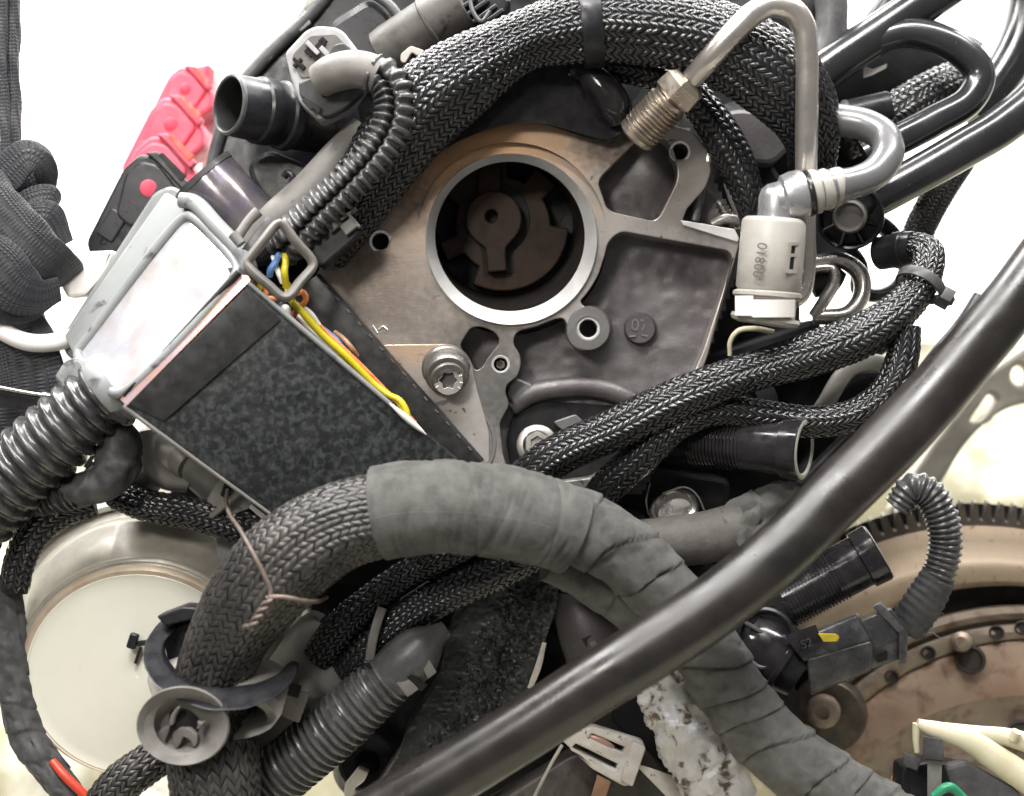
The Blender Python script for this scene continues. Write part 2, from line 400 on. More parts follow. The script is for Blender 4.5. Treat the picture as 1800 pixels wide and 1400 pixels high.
mat('conduit', (0.020, 0.020, 0.022), 0.27, col2=(0.032, 0.032, 0.033), blot=60, bump=0.06, bump_px=5, dust=(0.18, 0.175, 0.165), dust_amt=0.28, spec=0.7)
mat('dark_block', (0.007, 0.007, 0.009), 0.55, blot=60, bump=0.3, bump_px=18, dust=(0.035, 0.033, 0.03), dust_amt=0.4, spec=0.25)
mat('plastic_grey', (0.07, 0.07, 0.073), 0.4, col2=(0.045, 0.045, 0.048), blot=40, bump=0.08, bump_px=4, dust=(0.17, 0.165, 0.16), dust_amt=0.35)
mat('plug_pale', (0.45, 0.45, 0.46), 0.35, blot=30, bump=0.04)
mat('connector_beige', (0.40, 0.385, 0.355), 0.42, col2=(0.33, 0.31, 0.28), blot=70, bump=0.06, bump_px=3, spot=(0.24, 0.21, 0.18), spot_px=30, spot_cut=(0.66, 0.8))
mat('tab_white', (0.80, 0.77, 0.74), 0.38, col2=(0.74, 0.70, 0.66), blot=40, spot=(0.35, 0.27, 0.2), spot_px=16, spot_cut=(0.72, 0.8))
mat('tape', (0.10, 0.10, 0.093), 0.75, col2=(0.058, 0.057, 0.053), blot=50, bump=0.55, bump_px=3, dust=(0.165, 0.162, 0.15), dust_amt=0.6, sheen=0.1, weave=(40, 24), spot=(0.05, 0.047, 0.043), spot_px=30, spot_cut=(0.66, 0.8))
mat('tape_black', (0.05, 0.05, 0.052), 0.6, col2=(0.035, 0.035, 0.038), blot=50, bump=0.3, bump_px=6, dust=(0.13, 0.13, 0.13), dust_amt=0.5)
mat('webbing', (0.025, 0.027, 0.033), 0.5, col2=(0.016, 0.017, 0.021), blot=80, bump=0.5, bump_px=8, dust=(0.10, 0.10, 0.098), dust_amt=0.3, weave=(12, 5), sheen=0.1)
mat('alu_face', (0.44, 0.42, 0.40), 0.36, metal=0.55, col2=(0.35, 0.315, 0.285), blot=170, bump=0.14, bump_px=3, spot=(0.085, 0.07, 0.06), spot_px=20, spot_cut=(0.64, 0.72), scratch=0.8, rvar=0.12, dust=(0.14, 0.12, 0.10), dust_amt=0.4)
def stain_or_reflection(m, at, rad, col, px=90):
    nt = m.node_tree; L = nt.links.new; b = nt.nodes['Principled BSDF']; src = b.inputs['Base Color'].links[0].from_socket
    tc = nt.nodes.new('ShaderNodeTexCoord'); n = nt.nodes.new('ShaderNodeTexNoise'); n.inputs['Scale'].default_value = 1 / (px * S); n.inputs['Detail'].default_value = 6; L(tc.outputs['Object'], n.inputs[0])
    d = nt.nodes.new('ShaderNodeVectorMath'); d.operation = 'DISTANCE'; L(tc.outputs['Object'], d.inputs[0]); d.inputs[1].default_value = at
    a = nt.nodes.new('ShaderNodeMath'); a.operation = 'MULTIPLY_ADD'; L(n.outputs['Fac'], a.inputs[0]); a.inputs[1].default_value = rad * 0.9; L(d.outputs['Value'], a.inputs[2])
    r = nt.nodes.new('ShaderNodeMapRange'); L(a.outputs[0], r.inputs[0]); r.inputs[1].default_value = rad * 1.65; r.inputs[2].default_value = rad * 0.75
    x = nt.nodes.new('ShaderNodeMix'); x.data_type = 'RGBA'; L(r.outputs[0], x.inputs['Factor']); L(src, x.inputs[6]); x.inputs[7].default_value = (*col, 1); L(x.outputs[2], b.inputs['Base Color'])
stain_or_reflection(M['alu_face'], (-110 * S, 0, 330 * S), 235 * S, (0.60, 0.345, 0.175))  # warm orange reflection on the upper face, put into the colour
stain_or_reflection(M['alu_face'], (-260 * S, 0, 60 * S), 130 * S, (0.34, 0.275, 0.225))  # weaker warm reflection on the face, also painted in
for x_, y_, r_, c_ in ((1062, 243, 34, (0.07, 0.05, 0.035)), (1100, 232, 26, (0.09, 0.07, 0.05)), (640, 460, 30, (0.08, 0.06, 0.05)), (742, 368, 26, (0.10, 0.085, 0.075)), (700, 300, 30, (0.12, 0.08, 0.05)), (985, 248, 14, (0.06, 0.05, 0.045)), (830, 600, 60, (0.16, 0.145, 0.13)), (700, 540, 50, (0.2, 0.17, 0.15)), (1240, 410, 30, (0.14, 0.13, 0.12)), (1060, 470, 24, (0.15, 0.14, 0.13)), (880, 700, 60, (0.13, 0.13, 0.125))):
    stain_or_reflection(M['alu_face'], ((x_ - 929) * S, 0, (551 - y_) * S), r_ * 1.9 * S, c_, 12)
mat('alu_cast', (0.20, 0.196, 0.19), 0.48, metal=0.6, col2=(0.135, 0.128, 0.13), blot=60, bump=0.3, bump_px=5, spot=(0.24, 0.19, 0.145), spot_px=26, spot_cut=(0.68, 0.78))
mat('pocket_cast', (0.165, 0.160, 0.158), 0.44, metal=0.5, col2=(0.090, 0.078, 0.082), blot=110, bump=0.45, bump_px=3, spot=(0.26, 0.20, 0.15), spot_px=20, spot_cut=(0.70, 0.8))
mat('alu_dark', (0.13, 0.12, 0.125), 0.46, metal=0.55, col2=(0.085, 0.078, 0.08), blot=70, bump=0.3, bump_px=6, spot=(0.2, 0.16, 0.13), spot_px=20, spot_cut=(0.68, 0.78))
mat('alu_bright', (0.86, 0.855, 0.84), 0.42, metal=0.7, col2=(0.80, 0.79, 0.775), blot=90, bump=0.04, bump_px=3, spot=(0.45, 0.42, 0.4), spot_px=8, spot_cut=(0.76, 0.84))
mat('bore_wall', (0.035, 0.030, 0.027), 0.45, metal=0.6, col2=(0.02, 0.018, 0.017), blot=60)
mat('oily_bronze', (0.050, 0.026, 0.015), 0.5, metal=0.35, col2=(0.022, 0.015, 0.012), blot=60, bump=0.15, bump_px=5)
mat('steel', (0.60, 0.585, 0.565), 0.3, metal=0.95, col2=(0.5, 0.47, 0.44), blot=70, bump=0.05, bump_px=4, spot=(0.35, 0.25, 0.18), spot_px=14, spot_cut=(0.72, 0.8))
mat('steel_pipe', (0.66, 0.63, 0.60), 0.33, metal=0.9, col2=(0.60, 0.55, 0.50), blot=90, bump=0.04, bump_px=4, spot=(0.42, 0.30, 0.2), spot_px=18, spot_cut=(0.73, 0.82))
mat('brass_steel', (0.50, 0.445, 0.385), 0.33, metal=0.9, col2=(0.40, 0.325, 0.26), blot=34, bump=0.08, bump_px=4, spot=(0.26, 0.17, 0.11), spot_px=14, spot_cut=(0.68, 0.78))
mat('bolt', (0.36, 0.345, 0.325), 0.42, metal=0.8, col2=(0.26, 0.25, 0.235), blot=24, bump=0.12, bump_px=4)
mat('canister', (0.66, 0.65, 0.565), 0.42, col2=(0.62, 0.605, 0.51), blot=160, bump=0.06, bump_px=8, spot=(0.42, 0.385, 0.32), spot_px=14, spot_cut=(0.73, 0.82), scratch=0.3)
mat('canister_side', (0.40, 0.375, 0.315), 0.40, metal=0.15, col2=(0.24, 0.225, 0.19), blot=110, bump=0.06, bump_px=6, dust=(0.48, 0.44, 0.37), dust_amt=0.4)
mat('abs_smooth', (0.014, 0.014, 0.014), 0.38, col2=(0.022, 0.022, 0.022), blot=40, dust=(0.06, 0.06, 0.058), dust_amt=0.35)
mat('abs_speckle', (0.008, 0.009, 0.010), 0.42, col2=(0.013, 0.014, 0.015), blot=50, spot=(0.038, 0.044, 0.043), spot_px=11, spot_cut=(0.45, 0.66), bump=0.2, bump_px=9)
mat('foil_white', (0.64, 0.64, 0.655), 0.16, metal=0.45, col2=(0.50, 0.495, 0.54), blot=70, bump=0.15, bump_px=26, spot=(0.50, 0.44, 0.42), spot_px=90, spot_cut=(0.52, 0.7), scratch=0.5)  # lavender and pinkish mottling is reflection put into the colour
mat('frosted', (0.25, 0.26, 0.255), 0.42, col2=(0.20, 0.21, 0.215), blot=120, bump=0.06, bump_px=6, spot=(0.07, 0.07, 0.075), spot_px=44, spot_cut=(0.60, 0.70))
mat('rust_and_reflection', (0.42, 0.33, 0.36), 0.35, metal=0.5, col2=(0.46, 0.22, 0.13), blot=70, spot=(0.06, 0.05, 0.05), spot_px=10, spot_cut=(0.64, 0.7))  # lavender and orange of the lid strip are reflections painted in
mat('red_plastic', (0.66, 0.09, 0.14), 0.45, col2=(0.60, 0.075, 0.12), blot=60, bump=0.03)
mat('rust_disc', (0.225, 0.175, 0.135), 0.45, metal=0.35, col2=(0.25, 0.21, 0.165), blot=70, bump=0.4, bump_px=5, spot=(0.15, 0.085, 0.06), spot_px=26, spot_cut=(0.5, 0.72), dust=(0.32, 0.28, 0.22), dust_amt=0.4)
mat('ring_steel', (0.12, 0.10, 0.08), 0.45, metal=0.5, col2=(0.07, 0.06, 0.05), blot=30, bump=0.2)
mat('groove_shade', (0.030, 0.024, 0.019), 0.6, blot=40, bump=0.2)  # shade of the flywheel groove and recesses put into the colour
mat('plug_dusty', (0.045, 0.046, 0.05), 0.32, col2=(0.03, 0.03, 0.033), blot=50, bump=0.1, bump_px=4, dust=(0.24, 0.24, 0.235), dust_amt=0.4, spec=0.7, spot=(0.015, 0.015, 0.018), spot_px=6, spot_cut=(0.62, 0.68))
mat('cream_plastic', (0.66, 0.62, 0.46), 0.42, col2=(0.58, 0.53, 0.37), blot=50, bump=0.1, bump_px=5, spot=(0.40, 0.36, 0.24), spot_px=20, spot_cut=(0.66, 0.78))
mat('crust', (0.46, 0.445, 0.42), 0.45, metal=0.3, col2=(0.60, 0.60, 0.61), blot=34, bump=0.9, bump_px=10, spot=(0.10, 0.075, 0.058), spot_px=24, spot_cut=(0.55, 0.66), scratch=0.5)
mat('white_dirty', (0.60, 0.57, 0.53), 0.5, col2=(0.46, 0.42, 0.37), blot=30, bump=0.15, spot=(0.12, 0.10, 0.085), spot_px=12, spot_cut=(0.64, 0.7))
mat('oily_black', (0.014, 0.016, 0.017), 0.42, col2=(0.028, 0.031, 0.031), blot=50, bump=0.35, bump_px=7, spot=(0.06, 0.053, 0.04), spot_px=10, spot_cut=(0.68, 0.78), spec=0.45)
mat('copper', (0.20, 0.15, 0.125), 0.5, metal=0.3, col2=(0.12, 0.10, 0.09), blot=14)
mat('smoke_tube', (0.20, 0.18, 0.17), 0.22, metal=0.5, col2=(0.11, 0.10, 0.13), blot=40, bump=0.05)
mat('gritty', (0.062, 0.057, 0.052), 0.7, col2=(0.10, 0.093, 0.085), blot=40, bump=0.4, bump_px=5, dust=(0.16, 0.15, 0.135), dust_amt=0.35)
mat('clip_grey', (0.135, 0.128, 0.118), 0.5, col2=(0.19, 0.18, 0.168), blot=40, bump=0.2, bump_px=5, spot=(0.05, 0.043, 0.04), spot_px=26, spot_cut=(0.68, 0.8))
mat('hose_brown', (0.045, 0.041, 0.038), 0.5, col2=(0.085, 0.078, 0.07), blot=40, bump=0.15, bump_px=5, spot=(0.018, 0.016, 0.016), spot_px=40, spot_cut=(0.58, 0.72))
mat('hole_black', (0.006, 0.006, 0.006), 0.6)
mat('ground', (0.52, 0.50, 0.43), 0.7, col2=(0.27, 0.25, 0.155), blot=220, bump=0.3, bump_px=40, cut=(0.42, 0.6))
mat('gearbox', (0.34, 0.33, 0.30), 0.45, metal=0.5, col2=(0.24, 0.23, 0.21), blot=70, bump=0.15, bump_px=6)
mat('pale_lever', (0.42, 0.42, 0.40), 0.3, metal=0.4, col2=(0.34, 0.33, 0.3), blot=40)
mat('wall_white', (0.82, 0.815, 0.80), 0.7, col2=(0.79, 0.785, 0.77), blot=900)
mat('ink', (0.12, 0.11, 0.10), 0.6)
for n, c in (('yellow', (0.55, 0.46, 0.02)), ('orange', (0.72, 0.24, 0.08)), ('blue', (0.12, 0.25, 0.55)), ('white', (0.75, 0.72, 0.66)), ('red', (0.62, 0.06, 0.03)), ('brown', (0.3, 0.17, 0.1)), ('green', (0.03, 0.25, 0.13)), ('sky', (0.35, 0.5, 0.75))):
    mat('wire_' + n, c, 0.32, blot=40, bump=0.03)
mat('yellow_mark', (0.85, 0.68, 0.06), 0.5, blot=20)
# ---------------------------------------------------------------- setting: pale sheet on the ground behind
g = G(); b_ = bmesh.new(); bmesh.ops.create_cube(b_, size=1.0)
bmesh.ops.transform(b_, matrix=Matrix.Translation((0, 0.98, 0.1)) @ Matrix.Diagonal((5.0, 0.06, 3.4, 1)), verts=b_.verts); g.bm(b_)
tag(build(g, 'wall', M['wall_white']), 'plain white wall added as a bright backdrop behind the engine', kind='structure')  # added wall, serves as white backdrop and backlight
g = G()
X, Y = np.meshgrid(np.linspace(-1400, 3400, 90), np.linspace(600, 3600, 70))
Z = -1500 + (Y - 700) * 0.9 + nz(X, Y, 3.3, 260) * 130 + nz(X, Y, 8.1, 90) * 45
g.grid(PA(np.stack([X.ravel(), Y.ravel(), Z.ravel()], 1)).reshape(70, 90, 3))
tag(build(g, 'ground', M['ground'], fix=False), 'pale crumpled sheet on the ground behind the engine', kind='structure')
# ---------------------------------------------------------------- engine block: the dark mass behind everything
blk = thing('engine_block', 'dark oily engine block behind the hoses and the machined case', 'engine', (900, 1300, -250))
body = [(600, -40), (1470, -60), (1490, 60), (1440, 150), (1440, 300), (1400, 420), (1400, 560), (1500, 640), (1560, 700), (1500, 850), (1380, 1000), (1420, 1450), (740, 1450), (700, 1330), (520, 1240), (470, 1150), (300, 880), (300, 560), (380, 300), (560, 190)]
g = G(); plate(g, fillet(body, 30), -190, 260, 12); build(g, 'casting', M['dark_block'], blk)
g = G(); relief(g, body, -186, 14, lambda x, y: 14 * nz(x, y, 1.2, 70)); build(g, 'rough_face', M['dark_block'], blk)
for (x, y, w, h, a, d) in ((1330, 300, 190, 60, 55, -120), (1250, 560, 120, 260, 18, -130), (1330, 640, 260, 90, -18, -110), (1020, 1010, 260, 180, 20, -60), (1130, 880, 300, 120, 8, -80), (860, 1330, 320, 140, -30, -120), (1180, 1120, 160, 240, 30, -110)):
    g = G(); plate(g, rect(x, y, w, h, a, 20), d, 120, 10); build(g, 'rib', M['dark_block'], blk)
for (x, y, r, d) in ((1290, 250, 26, -90), (1340, 230, 40, -100), (1100, 940, 36, -20), (1240, 1000, 40, -60), (640, 1350, 50, -130), (1300, 720, 60, -90)):
    g = G(); lathe(g, (x, y, d - 60), (x + 6, y - 10, d), [(0, r * 1.1), (60, r), (64, r * .9), (64, r * .45), (40, r * .4), (40, 0.1)], 28); build(g, 'boss', M['gearbox'] if y < 300 else M['dark_block'], blk)
g = G(); plate(g, fillet([(1240, 205), (1300, 190), (1370, 200), (1400, 250), (1360, 290), (1300, 285), (1250, 270)], 18), -70, 60, 8); build(g, 'pale_casting', M['alu_dark'], blk)
# dark intake body above the case
ib = thing('intake_housing', 'black intake housing with a curved raised rim', 'intake housing', (560, 300, -140))
out = [(340, 470), (352, 420), (372, 300), (385, 240), (412, 170), (470, 95), (540, 30), (590, -40), (860, -60), (900, 60), (760, 160), (700, 320), (560, 440), (420, 480)]
g = G(); plate(g, fillet(out, 40, 6), -130, 180, 8); build(g, 'shell', M['black_plastic'], ib)
g = G(); tube(g, [(352, 420, -128, 10), (366, 320, -125, 10), (385, 240, -122, 11), (412, 170, -120, 12), (470, 98, -120, 12), (540, 32, -122, 12), (600, -40, -128, 12)], 12, 6); build(g, 'rim', M['plastic_grey'], ib)
g = G(); plate(g, fillet([(570, 40), (650, -10), (690, 20), (720, 95), (690, 150), (600, 150), (560, 110)], 22), -60, 80, 16); build(g, 'cover', M['black_plastic'], ib)
g = G(); tube(g, [(640, -20, -50, 9), (690, 15, -45, 9), (712, 60, -45, 9), (690, 120, -48, 9)], 12, 6); build(g, 'cover_edge', M['plastic_grey'], ib)
for (x, y, a) in ((465, 102, -42), (532, 42, -40), (548, 12, -38)):
    g = G(); plate(g, rect(x, y, 26, 17, a, 4), -112, 14, 2); build(g, 'lug', M['clip_grey'], ib)
g = G(); plate(g, fillet([(430, 290), (470, 260), (640, 330), (600, 400), (470, 380)], 20), -60, 60, 10); build(g, 'lower_web', M['black_plastic'], ib)
# ---------------------------------------------------------------- machined timing case with the open bore
case = thing('timing_case', 'machined aluminium case with one big round bore and cast pockets', 'engine case', (890, 620, 0))
face = [(560, 560), (556, 480), (620, 405), (660, 360), (715, 312), (765, 268), (830, 233, 30), (900, 213, 30), (960, 214, 30), (1040, 238, 30), (1090, 224), (1120, 203), (1190, 222), (1222, 234), (1243, 262), (1251, 300), (1240, 330, 4), (1207, 368, 4), (1200, 387, 4), (1292, 403), (1302, 420), (1242, 632, 4), (1190, 760), (1060, 900), (860, 900), (760, 760), (640, 610)]
pA = fillet([(1052, 323), (1056, 311), (1117, 250), (1150, 236), (1176, 248), (1192, 300), (1190, 320), (1160, 380), (1150, 388), (1140, 387), (1077, 373), (1066, 365)], 12)
pC = fillet([(817, 592), (828, 576), (846, 574), (868, 583), (877, 594), (877, 606), (866, 618), (855, 632), (848, 646), (836, 652), (826, 634), (808, 608)], 8)
pB = fillet([(1080, 414), (1095, 407), (1281, 441), (1289, 456), (1238, 612), (1224, 646), (1190, 700), (1120, 790), (1040, 840), (960, 850), (900, 850), (884, 800), (878, 745), (896, 711), (888, 690), (891, 676), (909, 663), (916, 643), (914, 622), (902, 606), (904, 590), (914, 581), (940, 575), (975, 561), (990, 559), (997, 570), (995, 585), (1003, 604), (1018, 615), (1036, 617), (1055, 611), (1069, 596), (1072, 577), (1066, 558), (1052, 545), (1036, 541), (1024, 537), (1020, 529), (1035, 512), (1052, 484), (1063, 450), (1068, 428)], 8)
g = G(); plate(g, fillet(face, 10), 0, 66, 2.2, [circ(899, 421, 148, 72), pA, pB, pC, circ(669, 425, 16), circ(1195, 267, 15), circ(1034, 578, 17), circ(880, 641, 13)])
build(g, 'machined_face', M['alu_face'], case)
g = G(); relief(g, [(1040, 225), (1210, 225), (1300, 410), (1300, 470), (1230, 660), (1130, 870), (800, 870), (800, 560), (960, 560), (1060, 420)], -58, 7, lambda x, y: 5 * nz(x, y, 2.2, 120) + 2.4 * nz(x, y, 7.7, 14) + 20 * np.exp(-((x - 1140) ** 2 + (y - 300) ** 2) / 2600.) )
build(g, 'pocket_floor', M['pocket_cast'], case, fix=False)
g = G(); loft(g, [(899, 421, -6, 151.5), (899, 421, 5, 151.5), (899, 421, 8, 150), (896.4, 416, -14, 131.5)], 96); build(g, 'bore_ring', M['alu_bright'], case)
g = G(); loft(g, [(896.4, 416, -14, 131.5), (895, 415, -20, 130), (887, 402, -120, 125), (883, 396, -220, 121), (883, 396, -220, 1)], 72); build(g, 'bore_wall', M['bore_wall'], case)
# outer collar of the bore, standing between the pockets
g = G(); lathe(g, (899, 421, -62), (899, 421, 0), [(0, 166), (58, 164)], 80); build(g, 'bore_collar', M['alu_cast'], case)
# screw holes
for (x, y, r) in ((669, 425, 16), (1195, 267, 15), (1034, 578, 17), (880, 641, 13)):
    g = G(); lathe(g, (x, y, -64), (x, y, 10), [(2, 0.1), (2, r * .8), (40, r * .8), (44, r * .92), (50, r * .82), (54, r * .95), (58, r * .86), (64, r * 1.12)], 28); build(g, 'threaded_hole', M['bore_wall'], case)
    g = G(); lathe(g, (x, y, 0), (x, y, 10), [(-3, r * .9), (.8, r * 1.0), (1.0, r * 1.22), (0.2, r * 1.26)], 28); build(g, 'hole_rim', M['alu_bright'], case)
# raised boss round the lug, round cast emblem
g = G(); lathe(g, (1034, 578, -58), (1034, 578, 0), [(0, 42), (20, 40), (56, 38.5), (60, 36), (60, 21)], 40); build(g, 'lug', M['alu_cast'], case)
g = G(); lathe(g, (1125, 578, -66), (1125, 577, 0), [(0, 29), (16, 28), (20, 25), (20, .1)], 36); build(g, 'emblem_disc', M['alu_dark'], case)
g = G(); text(g, '07', (1124, 573, -46), 30, -0.03, 3); plate(g, rect(1112, 592, 12, 3, -4, 1), -44, 3, .5); plate(g, rect(1134, 591, 12, 3, 10, 1), -44, 3, .5); build(g, 'emblem_mark', M['alu_cast'], case)
# curved ledges in the lower pocket
g = G(); tube(g, [(900, 716, -52, 16), (935, 692, -48, 18), (985, 682, -46, 18), (1040, 681, -46, 18), (1090, 694, -48, 18), (1140, 722, -52, 16)], 20, 5, flat=(.9, 1.0)); build(g, 'curved_ledge', M['pocket_cast'], case)
g = G(); plate(g, fillet([(972, 742), (1012, 728), (1026, 742), (1060, 760), (1000, 768)], 5), -38, 14, 2); build(g, 'web', M['alu_cast'], case)
g = G(); plate(g, fillet([(905, 720), (960, 705), (1100, 715), (1140, 760), (1080, 860), (900, 850), (890, 770)], 20), -50, 8, 2); build(g, 'hollow_floor', M['dark_block'], case)
g = G(); plate(g, fillet([(893, 676), (908, 664), (935, 675), (950, 700), (905, 716), (890, 696)], 6), -36, 30, 4); build(g, 'cast_corner', M['alu_cast'], case)
# step line and round pad on the lower face
g = G(); tube(g, [(655, 572, 1, 1.6), (664, 586, 1, 1.6)], 6, 3); tube(g, [(666, 580, 1, 1.4), (673, 574, 1, 1.6), (681, 580, 1, 1.4)], 6, 3); build(g, 'witness_mark', M['alu_bright'], case)
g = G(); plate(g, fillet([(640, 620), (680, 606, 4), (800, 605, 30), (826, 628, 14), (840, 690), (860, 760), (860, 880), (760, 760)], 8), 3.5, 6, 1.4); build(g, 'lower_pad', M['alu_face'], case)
g = G(); lathe(g, (796, 778, 2), (796, 778, 9), [(0, 77), (3.5, 76), (3.5, 70), (1.8, 69), (1.8, .1)], 56); build(g, 'round_pad', M['alu_cast'], case)
# torx bolt, flange bolt, small socket screw
g = G(); lathe(g, (784, 645, 3), (787, 664, 42), [(0, 43), (6, 43), (9, 40), (9, 40), (33, 38.5), (37, 35), (37, 24), (37, 24)], 44); b0 = build(g, 'torx_bolt', M['bolt'], case)
g = G(); lathe(g, (787, 664, 40), (789, 671, 52), [(-2, 30), (2, 30), (4, 28), (4, 19)], 40, ); build(g, 'bolt_face', M['bolt'], b0)
star = [(788 + (17 if i % 2 == 0 else 11.5) * math.cos(PI * i / 6), 669 + (17 if i % 2 == 0 else 11.5) * math.sin(PI * i / 6)) for i in range(12)]
g = G(); plate(g, circ(788, 669, 26, 40), 43, 10, .8, [fillet(star, 4)]); build(g, 'socket_rim', M['bolt'], b0)
g = G(); plate(g, circ(788, 669, 18, 20), 34, 3, .5); build(g, 'socket_floor', M['alu_dark'], b0)
for k, a in enumerate((150, 180, 205, -20, 10, 35)):
    g = G(); r = math.radians(a); plate(g, rect(788 + 23 * math.cos(r), 669 + 23 * math.sin(r), 6, 2, a, .5), 44.5, 2, .3); build(g, 'head_mark', M['alu_bright'], b0)
g = G(); lathe(g, (944, 783, -36), (945, 780, 0), [(0, 36), (6, 36), (9, 32), (10, 25)], 40, capends=False); b1 = build(g, 'flange_bolt', M['bolt'], case)
g = G(); lathe(g, (944, 782, -28), (945, 778, 12), [(0, 25), (22, 24.5), (25, 22), (25, 13), (20, 12), (20, .1)], 6); build(g, 'hex_head', M['bolt'], b1, angle=20)
g = G(); lathe(g, (880, 641, -30), (880, 641, 0), [(0, 10), (14, 10), (16, 8), (16, 5), (8, 4), (8, .1)], 6); build(g, 'grub_screw', M['bolt'], case)
# studs beside the top corner
for (x1, y1, x2, y2, r) in ((1236, 315, 1221, 388, 10),):
    g = G(); lathe(g, (x1, y1, -30), (x2, y2, -34), [(-10, .1), (-10, 9), (-2, 9.5), (0, r), (4, r), (5, r * .8), (75, r * .9), (75, .1)], 20); build(g, 'stud', M['alu_cast'], case)
g = G(); lathe(g, (1243, 222, -12), (1247, 300, -14), [(-6, .1), (-6, 13)] + [(t, 9.5 + 3 * (i % 2)) for i, t in enumerate(range(0, 44, 4))] + [(48, 15), (64, 15), (66, 9), (78, 9), (78, .1)], 20); build(g, 'stud', M['steel'], case)
g = G(); plate(g, fillet([(1196, 387, 2), (1292, 403), (1300, 420, 3), (1296, 426, 2), (1200, 396, 2)], 3), 5, 8, 1.5); build(g, 'rail_edge', M['alu_bright'], case)
# coupling seen deep inside the bore
cp = thing('camshaft_coupling', 'brown oily coupling disc deep inside the round bore', 'coupling', (884, 396, -190))
notch = {(-35, 2): 1, (168, 205): 1, (-84, -62): 1, (120, 145): 1}
pts = []
for i in range(120):
    a = i * 3 - 180; r = 116
    for (lo, hi) in notch:
        if lo <= a <= hi: r = 84
    if 168 <= a + 360 <= 205: r = 84
    pts.append((884 + r * math.cos(math.radians(a)), 396 + r * math.sin(math.radians(a))))
g = G(); plate(g, pts, -150, 40, 3); build(g, 'disc', M['oily_bronze'], cp)
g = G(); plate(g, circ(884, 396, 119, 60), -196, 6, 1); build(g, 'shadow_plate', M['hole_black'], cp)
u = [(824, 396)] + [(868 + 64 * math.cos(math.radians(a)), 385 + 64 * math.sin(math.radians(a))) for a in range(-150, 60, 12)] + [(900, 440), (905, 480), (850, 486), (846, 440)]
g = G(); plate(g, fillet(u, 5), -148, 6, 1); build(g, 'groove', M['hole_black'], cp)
h = [(868 + 50 * math.cos(math.radians(a)), 385 + 50 * math.sin(math.radians(a))) for a in range(125, 416, 12)] + [(889, 436), (891, 476), (857, 480), (853, 436)]
g = G(); plate(g, fillet(h, 5), -120, 26, 3, [circ(864, 380, 11, 20)]); build(g, 'hub', M['oily_bronze'], cp)
g = G(); plate(g, rect(860, 320, 40, 80, 2, 6), -132, 20, 3); build(g, 'drive_tongue', M['oily_bronze'], cp)
# ---------------------------------------------------------------- black guard over the case, under the loom
g = G(); plate(g, fillet([(600, 420), (700, 300, 30), (780, 180, 30), (900, 110, 20), (1000, 106), (1046, 112), (1085, 160), (1103, 188), (1092, 220, 14), (1068, 236, 14), (1040, 228, 20), (960, 205, 40), (900, 204, 40), (830, 222, 40), (765, 256, 40), (715, 300, 40), (650, 366), (620, 396)], 16, 6), 34, 62, 12, [circ(1027, 122, 20, 24, 6)])
gd = thing('plastic_guard', 'glossy black plastic guard between the thick braided loom and the bore', 'guard', (960, 215, 10))
build(g, 'shell', M['black_gloss'], gd)
g = G(); tube(g, [(1006, 122, 52, 14), (1022, 122, 58, 17), (1050, 145, 62, 27), (1078, 182, 60, 30), (1090, 212, 46, 22)], 28, 4); build(g, 'rounded_end', M['black_gloss'], gd)
g = G(); plate(g, fillet([(1002, 112), (1030, 113), (1042, 124), (1028, 130), (1012, 124)], 5), 78, 4, 1); build(g, 'end_hole', M['hole_black'], gd)
g = G(); tube(g, [(640, 392, 8, 5), (716, 312, 8, 5), (766, 267, 8, 5), (830, 233, 8, 5), (900, 213, 8, 5), (960, 215, 8, 5), (1040, 239, 8, 5), (1075, 240, 8, 5)], 10, 5)
solo(g, 'gasket_edge', M['dark_block'], 'thin black gasket edge along the curved top of the machined case', 'gasket')
# ---------------------------------------------------------------- braided looms
def lumps(k, amp, q=0.0):
    return lambda s, th: amp * (np.sin(k * th + q + s * 0.002) * 0.6 + np.sin((k + 2) * th + 1.3 - s * 0.003) * 0.4) + amp * 0.8 * np.sin(s * 0.021 + 1.1)
def sleeve(label, pts, ncol, pitch, m, group='braided sleeves', H=2.6, lump=None, slope=0.85, name='braided_sleeve', fill=.7):
    t = thing(name, label, 'cable sleeve', pts[0][:3], group)
    return t, braid(t, pts, ncol, pitch, M[m], H, lump, slope=slope, fill=fill)
_, loom = sleeve('thickest glossy black braided loom arching over the bore', [(560, 440, 10, 48), (640, 330, 45, 62), (735, 200, 80, 72), (815, 135, 95, 70), (925, 72, 100, 53), (1010, 50, 105, 60), (1100, 44, 108, 66), (1200, 58, 110, 70), (1290, 92, 105, 70), (1370, 145, 90, 72), (1415, 205, 60, 62), (1430, 260, 20, 46), (1425, 300, -60, 36)], 38, 13, 'braid_black', lump=lumps(5, 3.2), H=3.0)
sleeve('thin black braided sleeve dropping beside the threaded fitting', [(1030, 112, 20, 26), (1120, 122, 26, 30), (1190, 150, 20, 32), (1245, 205, 12, 33), (1285, 270, 8, 33), (1318, 350, 2, 28), (1330, 420, -20, 22)], 16, 13, 'braid_fine', lump=lumps(3, 1.5), H=2.2)
_, loomR = sleeve('black braided sleeve rising beneath the beige quick connector', [(890, 880, 40, 30), (945, 825, 72, 36), (1000, 790, 88, 38), (1070, 760, 98, 37), (1180, 707, 110, 35), (1300, 660, 118, 35), (1430, 622, 116, 36), (1530, 582, 105, 37), (1592, 535, 90, 33), (1628, 480, 70, 29), (1630, 445, 50, 27), (1600, 436, 20, 24), (1560, 445, -30, 22)], 20, 11.5, 'braid_fine', lump=lumps(4, 2.0), H=2.4, slope=1.1)
